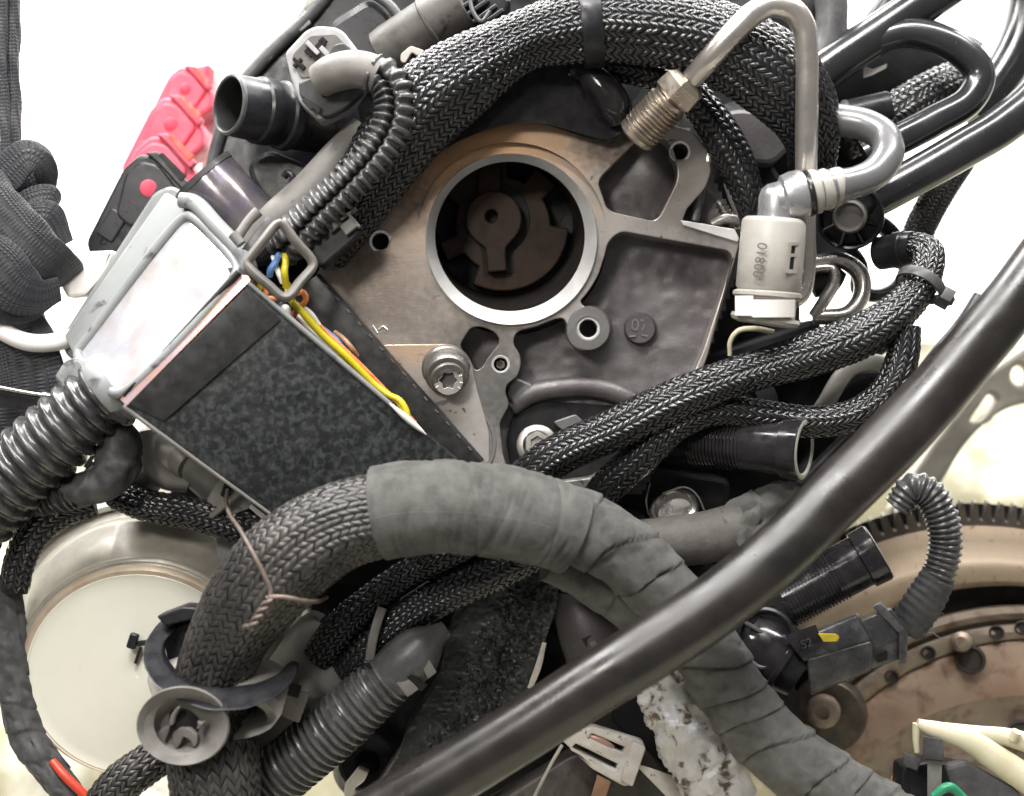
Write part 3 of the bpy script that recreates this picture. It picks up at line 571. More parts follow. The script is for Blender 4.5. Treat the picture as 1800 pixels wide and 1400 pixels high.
sleeve('slack black braided sleeve sagging below the tied one', [(1592, 572, 92, 24), (1585, 630, 92, 27), (1558, 690, 94, 30), (1500, 730, 92, 29), (1420, 742, 88, 28), (1340, 732, 84, 28), (1265, 722, 84, 27), (1195, 745, 86, 28), (1130, 800, 74, 30), (1075, 850, 50, 30), (1040, 890, 20, 28)], 18, 12.5, 'braid_fine', lump=lumps(3, 1.6), H=2.4, slope=1.2)
_, loomF = sleeve('fat dusty braided loom bending out of the cream canister clamp', [(390, 1290, 120, 66), (375, 1215, 150, 70), (392, 1140, 180, 72), (440, 1055, 205, 78), (515, 975, 215, 82), (600, 922, 218, 80), (700, 898, 215, 74), (780, 888, 212, 66)], 42, 14, 'braid_dusty', lump=lumps(5, 3.5), H=2.4, slope=0.7, fill=.86)
sleeve('dusty braided loom hanging below the plastic push clip', [(360, 1250, 130, 70), (374, 1330, 165, 79), (380, 1400, 175, 80), (384, 1480, 175, 80)], 42, 14, 'braid_dusty', lump=lumps(5, 3.0), H=2.6, slope=0.8, fill=.82)
sleeve('upper of two black sleeves crossing under the dusty loom', [(560, 1160, 60, 30), (600, 1105, 70, 31), (660, 1050, 78, 29), (720, 1008, 80, 27), (790, 975, 90, 27), (860, 940, 100, 27)], 20, 11.5, 'braid_black', lump=lumps(3, 1.5), H=2.6)
_, loomT = sleeve('lower of two black sleeves crossing under the dusty loom', [(605, 1185, 72, 24), (640, 1150, 84, 27), (690, 1105, 92, 31), (760, 1058, 94, 33), (840, 1018, 96, 34), (920, 982, 100, 32), (990, 950, 110, 30)], 20, 11.5, 'braid_black', lump=lumps(3, 2.0), H=2.6)
sleeve('braided sleeve lying over the rim of the cream canister', [(200, 868, -10, 24), (260, 890, 10, 27), (330, 902, 18, 29), (400, 920, 20, 30), (470, 950, 20, 30), (540, 1000, 20, 28)], 18, 13, 'braid_black', lump=lumps(3, 1.5), H=2.6)
sleeve('braided sleeve curling down beside the taped cable bundle', [(165, 880, 0, 28), (110, 895, 10, 30), (60, 935, 20, 30), (35, 985, 24, 28), (24, 1040, 24, 26)], 18, 13, 'braid_black', lump=lumps(3, 1.5), H=2.6)
sleeve('grey black braided sleeve across the bottom of the canister', [(310, 1312, 60, 30), (255, 1345, 90, 34), (205, 1385, 100, 36), (165, 1440, 100, 36)], 22, 13, 'braid_dusty', lump=lumps(3, 1.5), H=3.0)
sleeve('blurred braided sleeve inside the loop of grey hose', [(1480, 250, -170, 34), (1560, 210, -160, 40), (1640, 165, -160, 42), (1720, 130, -175, 36)], 20, 12, 'braid_fine', lump=lumps(3, 2.5), H=2.4)
sleeve('pale blurred braided hose behind the black spoked cap', [(1690, 280, -190, 26), (1650, 340, -180, 27), (1618, 400, -175, 27), (1600, 450, -175, 26)], 20, 8, 'braid_dusty', H=1.6)
# ---------------------------------------------------------------- cable ties
def tie(label, p, s0, width, thick, head_ang, rib=0.0, grow=3.0, squash=None, m='black_plastic', hs=(20, 22, 18), tail=0):
    t = _link('cable_tie', None, None, Vector(p.at(np.array([s0 * S]))[0][0])); t.empty_display_size = .01
    tag(t, label, 'cable tie', 'cable ties')
    g = G(); C, T, N, B, R = strap(g, p, s0, width, thick, 96, rib, grow, squash); build(g, 'strap', M[m], t, angle=25)
    a = math.radians(head_ang); q = squash or (1, 1)
    dr = math.cos(a) * N * q[0] + math.sin(a) * B * q[1]; tg = -math.sin(a) * N + math.cos(a) * B
    g = G(); box3(g, C + dr * (R + hs[2] * .45 * S), tg, T, dr, *hs); hd = build(g, 'head', M[m], t)
    g = G(); box3(g, C + dr * (R + hs[2] * .95 * S), tg, T, dr, hs[0] * .45, hs[1] * .55, hs[2] * .2, .5); build(g, 'slot', M['hole_black'], hd)
    if tail: g = G(); box3(g, C + dr * (R + (hs[2] * .4 + tail / 2) * S), tg, T, dr, 4, width * .8, tail, .8); build(g, 'tail', M[m], t)
    return t
tie('wide ribbed black cable tie around the thickest loom', loom, 628, 34, 4, 150, rib=1.8, grow=4)
tie('pale grey cable tie where two sleeves meet near the hose', loomR, 822, 18, 4, 63, grow=6, squash=(1.05, 1.05), m='plastic_grey', hs=(34, 24, 20), tail=16)
t = thing('cable_tie', 'slim grey tie with open square end hanging above the corrugated conduit', 'cable tie', (655, 1130, 120), 'cable ties')
g = G(); tube(g, [(672, 1070, 112, 8), (664, 1092, 128, 8), (656, 1122, 134, 8), (651, 1152, 132, 8), (649, 1176, 128, 7.5)], 16, 3, flat=(.35, 1.0), sq=.5); build(g, 'strap', M['clip_grey'], t)
g = G(); plate(g, rect(648, 1172, 22, 18, 4, 3), 140, 20, 2); build(g, 'head', M['black_plastic'], t)
g = G(); plate(g, fillet([(636, 1178), (660, 1180), (661, 1192), (654, 1193), (653, 1187), (644, 1186), (643, 1193), (636, 1193)], 2), 142, 14, 1.5); build(g, 'square_end', M['frosted'], t)
# ---------------------------------------------------------------- taped loom
def wraps(pitch, amp, k, crump, seed):
    def f(s, th, L):
        kk = k * np.clip((s - 240) / 120.0, 0.12, 1.0) if pitch < 63 else k
        u = (s / pitch + kk * np.sin(th + 0.6) + 0.05 * np.sin(3 * th + s * .013) + 0.25 * np.sin(s / pitch * 1.7)) % 1.0
        base = amp * (u - 0.5) - amp * 0.8 * np.exp(-((u - 0.015) / 0.025) ** 2)
        n = np.zeros(np.broadcast(s, th).shape); s_ = np.broadcast_to(s, n.shape); t_ = np.broadcast_to(th, n.shape)
        n = np.array([noise.fractal(Vector((a / 55.0, 1.6 * math.cos(b) + seed, 1.6 * math.sin(b))), 1.0, 2.0, 3) for a, b in zip(s_.ravel(), t_.ravel())]).reshape(n.shape)
        w = np.array([noise.noise(Vector((a / 22.0 + 1.4 * b, 2.2 * math.cos(b) + seed, 2.2 * math.sin(b)))) for a, b in zip(s_.ravel(), t_.ravel())]).reshape(n.shape)
        return base + crump * n - crump * 1.1 * np.clip(-w - 0.22, 0, 1) * 2
    return f
t = thing('taped_loom', 'thick grey fabric taped cable loom curving under the big black hose', 'cable loom', (690, 900, 220))
def cloth(s, th, L):
    n = np.zeros(np.broadcast(s, th).shape); s_ = np.broadcast_to(s, n.shape).ravel(); t_ = np.broadcast_to(th, n.shape).ravel()
    a = np.array([noise.noise(Vector((p / 46.0, 1.3 * math.cos(q), 1.3 * math.sin(q)))) for p, q in zip(s_, t_)]).reshape(n.shape)
    w = np.array([noise.fractal(Vector((p / 13.0 + .9 * math.sin(q), .9 * math.cos(q), .9 * math.sin(q) + 4)), 1.0, 2.0, 2) for p, q in zip(s_, t_)]).reshape(n.shape)
    e = ((s - 150 - 14 * np.sin(th * 1.0 + .4)) / 3.0); st = -2.4 * np.exp(-e ** 2)
    e2 = ((s - 172 - 30 * np.sin(th + 2.2)) / 3.0); e3 = ((s - 268 - 8 * np.sin(th + 1.0)) / 3.0)
    return 3 * a - 3.4 * np.clip(w - .1, 0, 1) - 1.2 * np.clip(-w - .25, 0, 1) + st - 2.0 * np.exp(-e2 ** 2) * (np.sin(th + .3) > -.2) - 2.2 * np.exp(-e3 ** 2)
g = G(); tube(g, [(668, 902, 216, 84), (720, 893, 222, 84), (800, 892, 225, 83), (880, 900, 222, 82), (960, 918, 212, 80), (1008, 936, 202, 77)], 64, 2.2, cloth); build(g, 'broad_wrap', M['tape'], t, angle=60)
g = G(); tube(g, [(960, 908, 205, 62), (1020, 928, 200, 66), (1100, 975, 184, 64), (1170, 1045, 165, 63), (1230, 1125, 150, 62), (1290, 1225, 140, 62), (1360, 1310, 140, 64), (1440, 1370, 140, 64), (1520, 1420, 140, 62), (1620, 1480, 140, 62)], 60, 2.2, wraps(64, 3.4, 0.42, 4.2, 3.0))
build(g, 'spiral_wrap', M['tape'], t, angle=60)
g = G(); tube(g, [(965, 985, 150, 40), (1015, 1006, 138, 42), (1070, 1040, 125, 42), (1130, 1085, 110, 42), (1180, 1150, 90, 40)], 40, 3.4, wraps(60, 2.6, 0.3, 2.0, 9.0)); build(g, 'branch_wrap', M['tape'], t, angle=60)
t = thing('taped_hose', 'dusty brown grey hose stub with a ragged pale end against the big black hose', 'hose', (1230, 940, 40))
g = G(); tube(g, [(1125, 958, 36, 44), (1180, 952, 46, 46), (1240, 945, 52, 46), (1296, 930, 52, 45), (1310, 925, 52, 44)], 40, 3, lambda s, th, L: .8 * np.sin(s * .03 + 2 * th)); build(g, 'hose_wall', M['gritty'], t)
g = G(); tube(g, [(1284, 936, 52, 46), (1310, 922, 54, 47), (1340, 906, 54, 44), (1368, 886, 48, 38), (1392, 868, 40, 28), (1402, 858, 36, 14)], 44, 2.4, wraps(80, 3, .2, 11, 5.0)); build(g, 'ragged_end', M['tape'], t, angle=60)
for k, (pp, lab) in enumerate((([(1140, 905, 20, 1.4), (1136, 880, 30, 1.6), (1143, 850, 20, 1.4)], 'wispy'), ([(1165, 868, 10, 1.6), (1205, 857, 20, 1.8), (1225, 870, 24, 1.8), (1238, 897, 20, 1.6)], 'curved'))):
    g = G(); tube(g, pp, 6, 4); solo(g, 'loose_thread', M['clip_grey'], lab + ' loose grey thread above the gritty taped hose', 'thread', 'loose threads')
# ---------------------------------------------------------------- big hose in front
t = thing('rubber_hose', 'large smooth black rubber hose running diagonally across the engine', 'hose', (680, 1430, 300))
g = G(); tube(g, [(560, 1502, 300, 55), (680, 1429, 306, 55), (830, 1338, 312, 55), (930, 1276, 316, 55), (1036, 1207, 318, 55), (1150, 1136, 318, 55), (1268, 1056, 316, 55), (1383, 960, 310, 54), (1465, 878, 302, 54), (1550, 793, 292, 54), (1640, 697, 280, 53), (1712, 612, 268, 52), (1782, 528, 254, 51), (1843, 447, 240, 51), (1900, 370, 226, 51)], 48, 6, lambda s, th, L: 0.6 * np.sin(s * .013) + 0.4 * np.sin(3 * th + s * .008))
build(g, 'hose_wall', M['rubber'], t)
for sgn, off in ((1, 0),):
    g = G(); tube(g, [(690, 1472, 322, 2.4), (840, 1381, 330, 2.4), (1050, 1248, 334, 2.4), (1170, 1172, 334, 2.4), (1290, 1090, 330, 2.4), (1400, 996, 322, 2.4)], 8, 6); build(g, 'mould_seam', M['rubber'], t)
g = G(); plate(g, fillet([(1440, 40), (1560, 60), (1640, 80), (1700, 110), (1712, 150), (1690, 188), (1600, 236), (1560, 290), (1520, 350), (1500, 450), (1420, 470), (1400, 300)], 16), -230, 40, 6); solo(g, 'rear_filler', M['dark_block'], 'added flat black filler plate behind the hoses and the spoked cap', 'filler')  # added dark sheet that fills the gaps between the hoses with black
# ---------------------------------------------------------------- tubes at the far side
def hose(label, pts, m, name='coolant_hose', seg=28, group='black hoses at the far side', prof=None):
    g = G(); tube(g, pts, seg, 6, prof); return solo(g, name, M[m], label, 'hose', group)
hose('thick black hose running up to the top edge beside the loop', [(1400, 160, -110, 36), (1465, 112, -105, 36), (1540, 62, -100, 36), (1620, 8, -95, 36), (1720, -60, -95, 36)], 'gloss_hose')
hose('grey black hose bent into a wide loop', [(1545, 70, -90, 24), (1590, 58, -80, 26), (1640, 66, -70, 27), (1692, 92, -62, 27), (1722, 132, -60, 27), (1704, 176, -56, 27), (1640, 214, -52, 28), (1580, 245, -50, 28), (1520, 275, -60, 28)], 'gloss_hose')
hose('black hose sweeping from the spoked cap to the frame edge', [(1510, 362, -40, 34), (1550, 342, -36, 34), (1620, 304, -30, 34), (1690, 264, -26, 35), (1760, 222, -26, 36), (1830, 160, -30, 37), (1880, 60, -40, 37)], 'gloss_hose')
hose('wide black hose standing in the top corner', [(1815, -60, -180, 36), (1808, 20, -178, 36), (1790, 80, -176, 36), (1752, 145, -174, 35), (1700, 200, -172, 32)], 'gloss_hose')
hose('straight dull grey rod behind the top of the steel pipe', [(1455, -40, -120, 30), (1462, 20, -115, 28), (1455, 75, -112, 26), (1440, 110, -112, 26)], 'plastic_grey', 'grey_rod')
hose('narrow dark rod beside the thick upper hose', [(1480, 95, -140, 18), (1530, 45, -140, 18), (1580, -20, -140, 18)], 'black_plastic', 'thin_rod')
hose('narrow grey rod crossing the back of the loop', [(1600, 42, -130, 14), (1660, 56, -128, 14), (1720, 88, -126, 14)], 'rubber_dusty', 'thin_rod')
# small black plug between the hoses
t = thing('black_coupling', 'small black coupling with a pale edge between loom and hoses', 'coupling', (1520, 200, -70))
g = G(); lathe(g, (1475, 208, -80), (1570, 186, -70), [(0, .1), (0, 22), (14, 24), (18, 28), (86, 28), (90, 26), (90, .1)], 28); build(g, 'barrel', M['black_plastic'], t)
g = G(); lathe(g, (1470, 209, -80), (1570, 186, -70), [(12, 26), (16, 29), (22, 29), (24, 26)], 28); build(g, 'collar', M['plastic_grey'], t)
g = G(); plate(g, fillet([(1517, 115), (1534, 122), (1560, 112), (1558, 120), (1534, 132), (1518, 137)], 2), -120, 6, 1); solo(g, 'pale_tag', M['tab_white'], 'small cream tag glimpsed in the dark behind the loom', 'tag')
# steel pipe with fitting
t = thing('steel_pipe', 'bent bare steel pipe in an upside down U with a threaded fitting', 'pipe', (1418, 540, 60))
g = G(); tube(g, [(1160, 202, 92, 17), (1215, 140, 130, 19), (1250, 101, 160, 20.5), (1295, 52, 182, 21), (1325, 24, 190, 21), (1358, 9, 194, 21), (1392, 18, 192, 21), (1412, 46, 186, 21), (1418, 90, 178, 20), (1418, 200, 150, 20), (1417, 300, 112, 19), (1416, 400, 70, 18), (1415, 480, 55, 18), (1408, 515, 60, 17), (1392, 530, 70, 15)], 36, 5); build(g, 'tube', M['steel_pipe'], t)
ax0, ax1 = (1215, 138, 128), (1123, 234, 74)
g = G(); lathe(g, ax0, ax1, [(2, 26), (6, 34), (14, 42), (42, 44), (48, 38), (50, 33)], 6); build(g, 'hex_nut', M['brass_steel'], t, angle=22)
th_ = [(50, 33), (56, 34)]
for i in range(9): th_ += [(58 + i * 8, 33.5), (61 + i * 8, 38), (63 + i * 8, 38), (66 + i * 8, 33.5)]
th_ += [(132, 33), (134, 36.5), (142, 36.5), (146, 32), (146, 15)]
g = G(); lathe(g, ax0, ax1, th_, 40); build(g, 'thread', M['brass_steel'], t)
# quick connector with its formed metal hose
t = thing('quick_connector', 'beige plastic quick connector with white release tab and stamped 00810', 'connector', (1345, 560, 120))
A0, A1 = (1362, 384, 138), (1345, 562, 124)
RB = 57.0
def axis(y): u = (y - 384) / 178.0; return 1362 - 17 * u, 138 - 14 * u
def zb(x, y, r=RB): # height of the barrel surface
    cx, cd = axis(y); return cd + np.sqrt(np.maximum(r * r - (x - cx) ** 2, 1.0))
g = G(); lathe(g, A0, A1, [(2, 44), (0, 50), (4, RB - 2), (9, RB), (80, RB), (122, RB), (126, RB - 3), (142, RB - 3), (144, RB - 8)], 56); bd = build(g, 'body', M['connector_beige'], t)
g = G(); text(g, '00810', (1337, 458, 0), 25, PI / 2 - 0.16, 1.0, lambda x, y: zb(1337 + x, 458 + y) + 2.2); build(g, 'stamped_text', M['ink'], bd)
def patch(x0, x1, y0, y1, e, sk=0.0, r=RB, n=10):
    xs = np.linspace(x0, x1, n); rows = []
    for y in np.linspace(y0, y1, 6): rows.append(PA(np.stack([xs + sk * (y - y0), y + 0 * xs, zb(xs + sk * (y - y0), y, r) + e], 1)))
    return np.array(rows)
def shellpatch(g, x0, x1, y0, y1, e, th, sk=0.0, r=RB, n=10):
    a = patch(x0, x1, y0, y1, e, sk, r, n); b = patch(x0, x1, y0, y1, e - th, sk, r, n)
    g.grid(a); g.grid(b); q = np.concatenate([a[0], a[1:, -1], a[-1, -2::-1], a[-2:0:-1, 0]]); w = np.concatenate([b[0], b[1:, -1], b[-1, -2::-1], b[-2:0:-1, 0]])
    g.grid(np.stack([q, w]), True); return g
g = G(); shellpatch(g, 1389, 1410, 432, 474, 5, 8, -.1); build(g, 'window', M['hole_black'], bd)
for q in ((1386, 1392, 426, 480), (1386, 1415, 426, 432), (1386, 1413, 474, 481)):
    g = G(); shellpatch(g, *q, 8.0, 10, -.1); build(g, 'window_rim', M['connector_beige'], bd)
g = G(); shellpatch(g, 1388, 1400, 446, 452, 7.0, 8, -.1); build(g, 'window_tongue', M['connector_beige'], bd)
g = G(); lathe(g, (1349, 512, 127), (1345, 562, 124), [(0, 55), (3, 60), (9, 60), (12, 55)], 48); build(g, 'collar', M['connector_beige'], bd)
g = G(); lathe(g, (1348, 525, 126), (1343, 576, 122), [(-4, 48), (-4, 52), (40, 52), (40, .1)], 44); build(g, 'inner_sleeve', M['connector_beige'], t)
g = G(); lathe(g, (1346, 556, 124), (1342, 580, 122), [(0, 54), (0, 59), (6, 61), (12, 58), (16, 46), (16, .1)], 44); build(g, 'lower_lip', M['connector_beige'], t)
g = G(); shellpatch(g, 1292, 1324, 520, 555, 5, 8, 0, 62, 12); shellpatch(g, 1324, 1398, 527, 558, 7, 9, -.05, 62, 16); build(g, 'release_tab', M['tab_white'], t, kind=None)
g = G(); lathe(g, (1364, 392, 138), (1368, 330, 146), [(0, 46), (4, 47), (8, 44), (10, 34), (20, 33), (44, 33), (58, 29), (66, 20), (70, 8), (71, .1)], 44); build(g, 'elbow_dome', M['dome_steel'], t)
g = G(); lathe(g, (1364, 352, 148), (1440, 336, 150), [(0, 30), (10, 32), (14, 40), (30, 44), (46, 44), (52, 40), (52, 22)], 44); build(g, 'elbow_flange', M['dome_steel'], t)
g = G(); lathe(g, (1364, 352, 148), (1440, 336, 150), [(53, 20), (53, 39), (56, 41), (61, 41), (63, 38), (63, 20)], 44); build(g, 'seal_ring', M['rubber'], t)
g = G(); tube(g, [(1424, 339, 150, 37), (1440, 335, 150, 37), (1446, 334, 150, 34), (1460, 331, 150, 34), (1464, 330, 149, 31), (1482, 326, 148, 31), (1486, 325, 148, 29), (1510, 319, 144, 28), (1540, 303, 134, 28), (1560, 275, 120, 28), (1556, 244, 100, 28), (1525, 222, 80, 28), (1480, 212, 60, 28), (1430, 208, 30, 28)], 32, 5); build(g, 'formed_hose', M['grey_pipe'], t)
g = G(); tube(g, [(1425, 339, 150, 39), (1436, 336, 150, 39.5), (1440, 335, 150, 36), (1456, 332, 150, 36.5), (1459, 331, 150, 33), (1476, 327, 149, 33), (1479, 327, 149, 30)], 36, 3); build(g, 'crimp_sleeve', M['connector_beige'], t)
# spoked cap
t = thing('spoked_cap', 'round black plastic cap with radial ribs behind the connector', 'cap', (1494, 380, -20))
g = G(); lathe(g, (1500, 376, -50), (1490, 384, 20), [(0, .1), (0, 52), (40, 58), (50, 58), (52, 55), (50, 52), (26, 50), (26, .1)], 48); build(g, 'dish', M['black_plastic'], t)
g = G(); lathe(g, (1500, 376, -50), (1490, 384, 20), [(26, 30), (52, 29), (56, 25), (52, 22), (44, 20), (44, .1)], 40); build(g, 'hub', M['clip_grey'], t)
for k in range(8):
    a = 2 * PI * k / 8 + .3; x, y = 1493 + 41 * math.cos(a), 381 + 41 * math.sin(a)
    g = G(); plate(g, rect(x, y, 22, 4, math.degrees(a), 1), -4 + 6 * math.cos(a) * -.4, 18, 1); build(g, 'rib', M['black_plastic'], t)
# bent bracket strip and dark bits below the cap
t = thing('bent_bracket', 'shiny bent metal strip curled below the spoked cap', 'bracket', (1460, 560, -60))
g = G(); tube(g, [(1415, 462, -60, 13), (1480, 458, -58, 14), (1512, 484, -56, 15), (1514, 520, -54, 15), (1490, 552, -54, 15), (1430, 558, -60, 14)], 24, 5, flat=(1.6, 1.0)); build(g, 'strip', M['steel'], t)
g = G(); tube(g, [(1410, 476, -50, 9), (1462, 474, -46, 10), (1466, 496, -44, 11), (1448, 530, -46, 11), (1430, 556, -54, 10)], 20, 5, flat=(1.8, 1.0)); build(g, 'inner_strip', M['steel'], t)
g = G(); tube(g, [(1425, 500, -75, 26), (1455, 490, -72, 26), (1476, 500, -72, 22)], 24, 5); build(g, 'dark_core', M['dark_block'], t)
t = thing('hook_bracket', 'black hooked bracket with open gaps beside the braided bend', 'bracket', (1560, 470, -90))
g = G(); tube(g, [(1490, 440, -95, 18), (1510, 470, -92, 18), (1510, 510, -90, 16), (1538, 520, -90, 15), (1575, 505, -90, 14), (1592, 470, -92, 14), (1580, 432, -95, 16), (1555, 400, -100, 16), (1535, 390, -105, 16)], 20, 5, flat=(1.6, .8)); build(g, 'loop', M['black_plastic'], t)
g = G(); tube(g, [(1590, 455, -90, 12), (1570, 458, -90, 11), (1548, 462, -90, 9)], 14, 4); build(g, 'finger', M['black_plastic'], t)
g = G(); plate(g, fillet([(1452, 590), (1500, 552), (1540, 556), (1590, 600), (1530, 640), (1440, 640)], 16), -70, 60, 10); build(g, 'foot', M['black_plastic'], t)
t = thing('wire_clip', 'pale bent wire clip below the beige connector', 'clip', (1310, 600, 10))
g = G(); tube(g, [(1283, 625, 0, 4), (1284, 600, 8, 4.5), (1298, 582, 14, 5), (1325, 578, 18, 5), (1360, 584, 18, 5)], 12, 3); build(g, 'wire', M['cream_plastic'], t)
g = G(); tube(g, [(1264, 355, -60, 9), (1282, 384, -50, 10), (1300, 400, -44, 11), (1330, 402, -46, 10)], 16, 4, lambda s, th, L: 2.2 * np.sign(np.sin(s * .8))); solo(g, 'small_spring', M['steel'], 'small bright coil spring on the ledge next to the connector', 'spring')
g = G(); tube(g, [(1285, 320, -90, 14), (1295, 345, -85, 16), (1310, 375, -80, 18)], 16, 4); tube(g, [(1252, 395, -40, 8), (1275, 385, -34, 9), (1298, 388, -34, 9)], 14, 4); solo(g, 'grey_lever', M['pale_lever'], 'grey lever wedged in the dark gap by the rail', 'lever')

t = thing('sleeve_connector', 'dark connector swallowing the bent end of the tied sleeve', 'connector', (1560, 445, -40))
g = G(); lathe(g, (1606, 436, 26), (1545, 446, -30), [(-4, 24), (-4, 29), (14, 31), (16, 33), (34, 33), (36, 30), (70, 30), (70, .1)], 32); build(g, 'shell', M['black_plastic'], t)
# ---------------------------------------------------------------- pipe stub and plug at the upper side
t = thing('pipe_stub', 'open black plastic pipe stub with stepped collars near the red connectors', 'pipe', (560, 230, -60))
g = G(); lathe(g, (404, 184, 60), (520, 208, -30), [(0, 48), (-3, 50), (-1, 53), (4, 54), (52, 56), (56, 60), (80, 60), (84, 57), (100, 57), (104, 62), (120, 63), (126, 58), (190, 56), (240, 56), (240, .1)], 48); build(g, 'barrel', M['black_plastic'], t)
g = G(); lathe(g, (404, 184, 60), (520, 208, -30), [(0, 48), (4, 46), (90, 44), (90, .1)], 48); build(g, 'bore', M['hole_black'], t)
g = G(); lathe(g, (404, 184, 60), (520, 208, -30), [(-3, 47.5), (-4.5, 50), (-2, 54), (3, 54.6)], 48); build(g, 'lip', M['plastic_grey'], t)
# pale plug with its socket
t = thing('wire_plug', 'pale grey faced plug whose dark latch holds a grey cable boot', 'plug', (560, 190, 60))
g = G(); plate(g, fillet([(501, 92), (537, 53), (556, 45), (588, 47), (604, 55), (641, 104), (640, 150), (612, 190), (560, 212), (527, 182), (512, 140)], 8), 88, 60, 5, tilt=lambda x, y: -0.12 * (x - 560) - 0.1 * (y - 130)); build(g, 'housing', M['plug_pale'], t)
g = G(); plate(g, fillet([(513, 98), (545, 63), (590, 60), (612, 84), (560, 134), (528, 138)], 6), 90, 4, 1, tilt=lambda x, y: -0.12 * (x - 560) - 0.1 * (y - 130)); build(g, 'recessed_face', M['clip_grey'], t)
for (x, y, w, h, a) in ((560, 82, 12, 26, 45), (543, 92, 16, 9, 45), (555, 100, 22, 10, 45), (567, 72, 12, 12, 45), (523, 110, 22, 6, 45), (523, 110, 6, 20, 45), (532, 118, 8, 8, 45)):
    g = G(); plate(g, rect(x, y, w, h, a, 1), 94, 5, .8, tilt=lambda x, y: -0.12 * (x - 560) - 0.1 * (y - 130)); build(g, 'key_slot', M['hole_black'], t)
for (x, y, w, h, a) in ((549, 84, 8, 30, -45), (572, 92, 9, 26, -45)):
    g = G(); plate(g, rect(x, y, w, h, a, 1), 98, 9, 1, tilt=lambda x, y: -0.12 * (x - 560) - 0.1 * (y - 130)); build(g, 'key_rib', M['plug_pale'], t)
g = G(); plate(g, fillet([(586, 78), (604, 74), (618, 86), (634, 128), (640, 160), (612, 186), (580, 204), (565, 205), (551, 186), (538, 176), (527, 170), (524, 146), (548, 136), (560, 128)], 5), 102, 30, 3, tilt=lambda x, y: -0.1 * (x - 560) - 0.1 * (y - 130)); la = build(g, 'latch', M['plastic_grey'], t)
g = G(); plate(g, rect(568, 158, 14, 20, -25, 1), 104, 4, .8); build(g, 'latch_window', M['hole_black'], la)
g = G(); plate(g, fillet([(530, 176), (538, 172), (566, 190), (560, 200), (550, 190), (545, 194)], 2), 104, 4, .8); build(g, 'latch_gap', M['hole_black'], la)
t = thing('split_conduit', 'split corrugated wire conduit running from the pale plug to the wire box', 'conduit', (600, 140, 120))
g = G(); tube(g, [(563, 142, 112, 30), (585, 130, 124, 33), (620, 122, 132, 33), (650, 126, 136, 32), (668, 134, 138, 31)], 30, 4); build(g, 'boot', M['clip_grey'], t)
def split(s, th, L):
    u = (s / 15.5) % 1.0
    c = np.clip(np.sin(2 * PI * u) * 1.6, -1, 1)
    gap = np.exp(-((((th - 0.1 + s * .0010 + 0.12 * np.sin(2 * PI * u) + PI) % (2 * PI)) - PI) / 0.15) ** 2)
    return 4.2 * c - 24 * gap
g = G(); tube(g, [(655, 128, 136, 32), (680, 142, 140, 33), (695, 175, 142, 34), (690, 220, 142, 34), (660, 272, 140, 33), (610, 325, 134, 32), (560, 372, 124, 33), (520, 412, 110, 34), (490, 440, 90, 34)], 72, 2.0, split); build(g, 'corrugated_wall', M['conduit_grey'], t, angle=60)
g = G(); plate(g, fillet([(704, 95), (722, 80), (745, 88), (752, 104), (738, 102), (724, 92), (712, 112), (704, 108)], 4), 10, 12, 2); solo(g, 'pale_clip', M['connector_beige'], 'small pale hooked clip tucked beside the thick loom', 'clip')
t = thing('grey_hose', 'dusty brown grey hose with black ribbed joint at the top edge', 'hose', (760, 60, -40))
g = G(); lathe(g, (690, 88, -50), (800, 18, -20), [(-20, .1), (-20, 44), (0, 47), (78, 48), (80, 50), (84, 50), (86, 47), (108, 46), (150, 46), (150, .1)], 40); build(g, 'hose_wall', M['hose_brown'], t)
for (x, y, l) in ((838, 14, 52), (852, 24, 52), (866, 30, 46), (822, 6, 40)):
    g = G(); plate(g, rect(x, y, l, 8, -36, 2), 10, 26, 2); build(g, 'joint_rib', M['black_plastic'], t)
g = G(); plate(g, fillet([(800, -20), (850, -30), (900, 0), (880, 40), (840, 50), (812, 30)], 8), -20, 60, 6); build(g, 'joint_body', M['black_plastic'], t)
g = G(); tube(g, [(826, 2, 14, 4), (832, 22, 20, 4), (846, 38, 22, 4), (862, 20, 22, 4)], 8, 3); build(g, 'joint_clip', M['plastic_grey'], t)
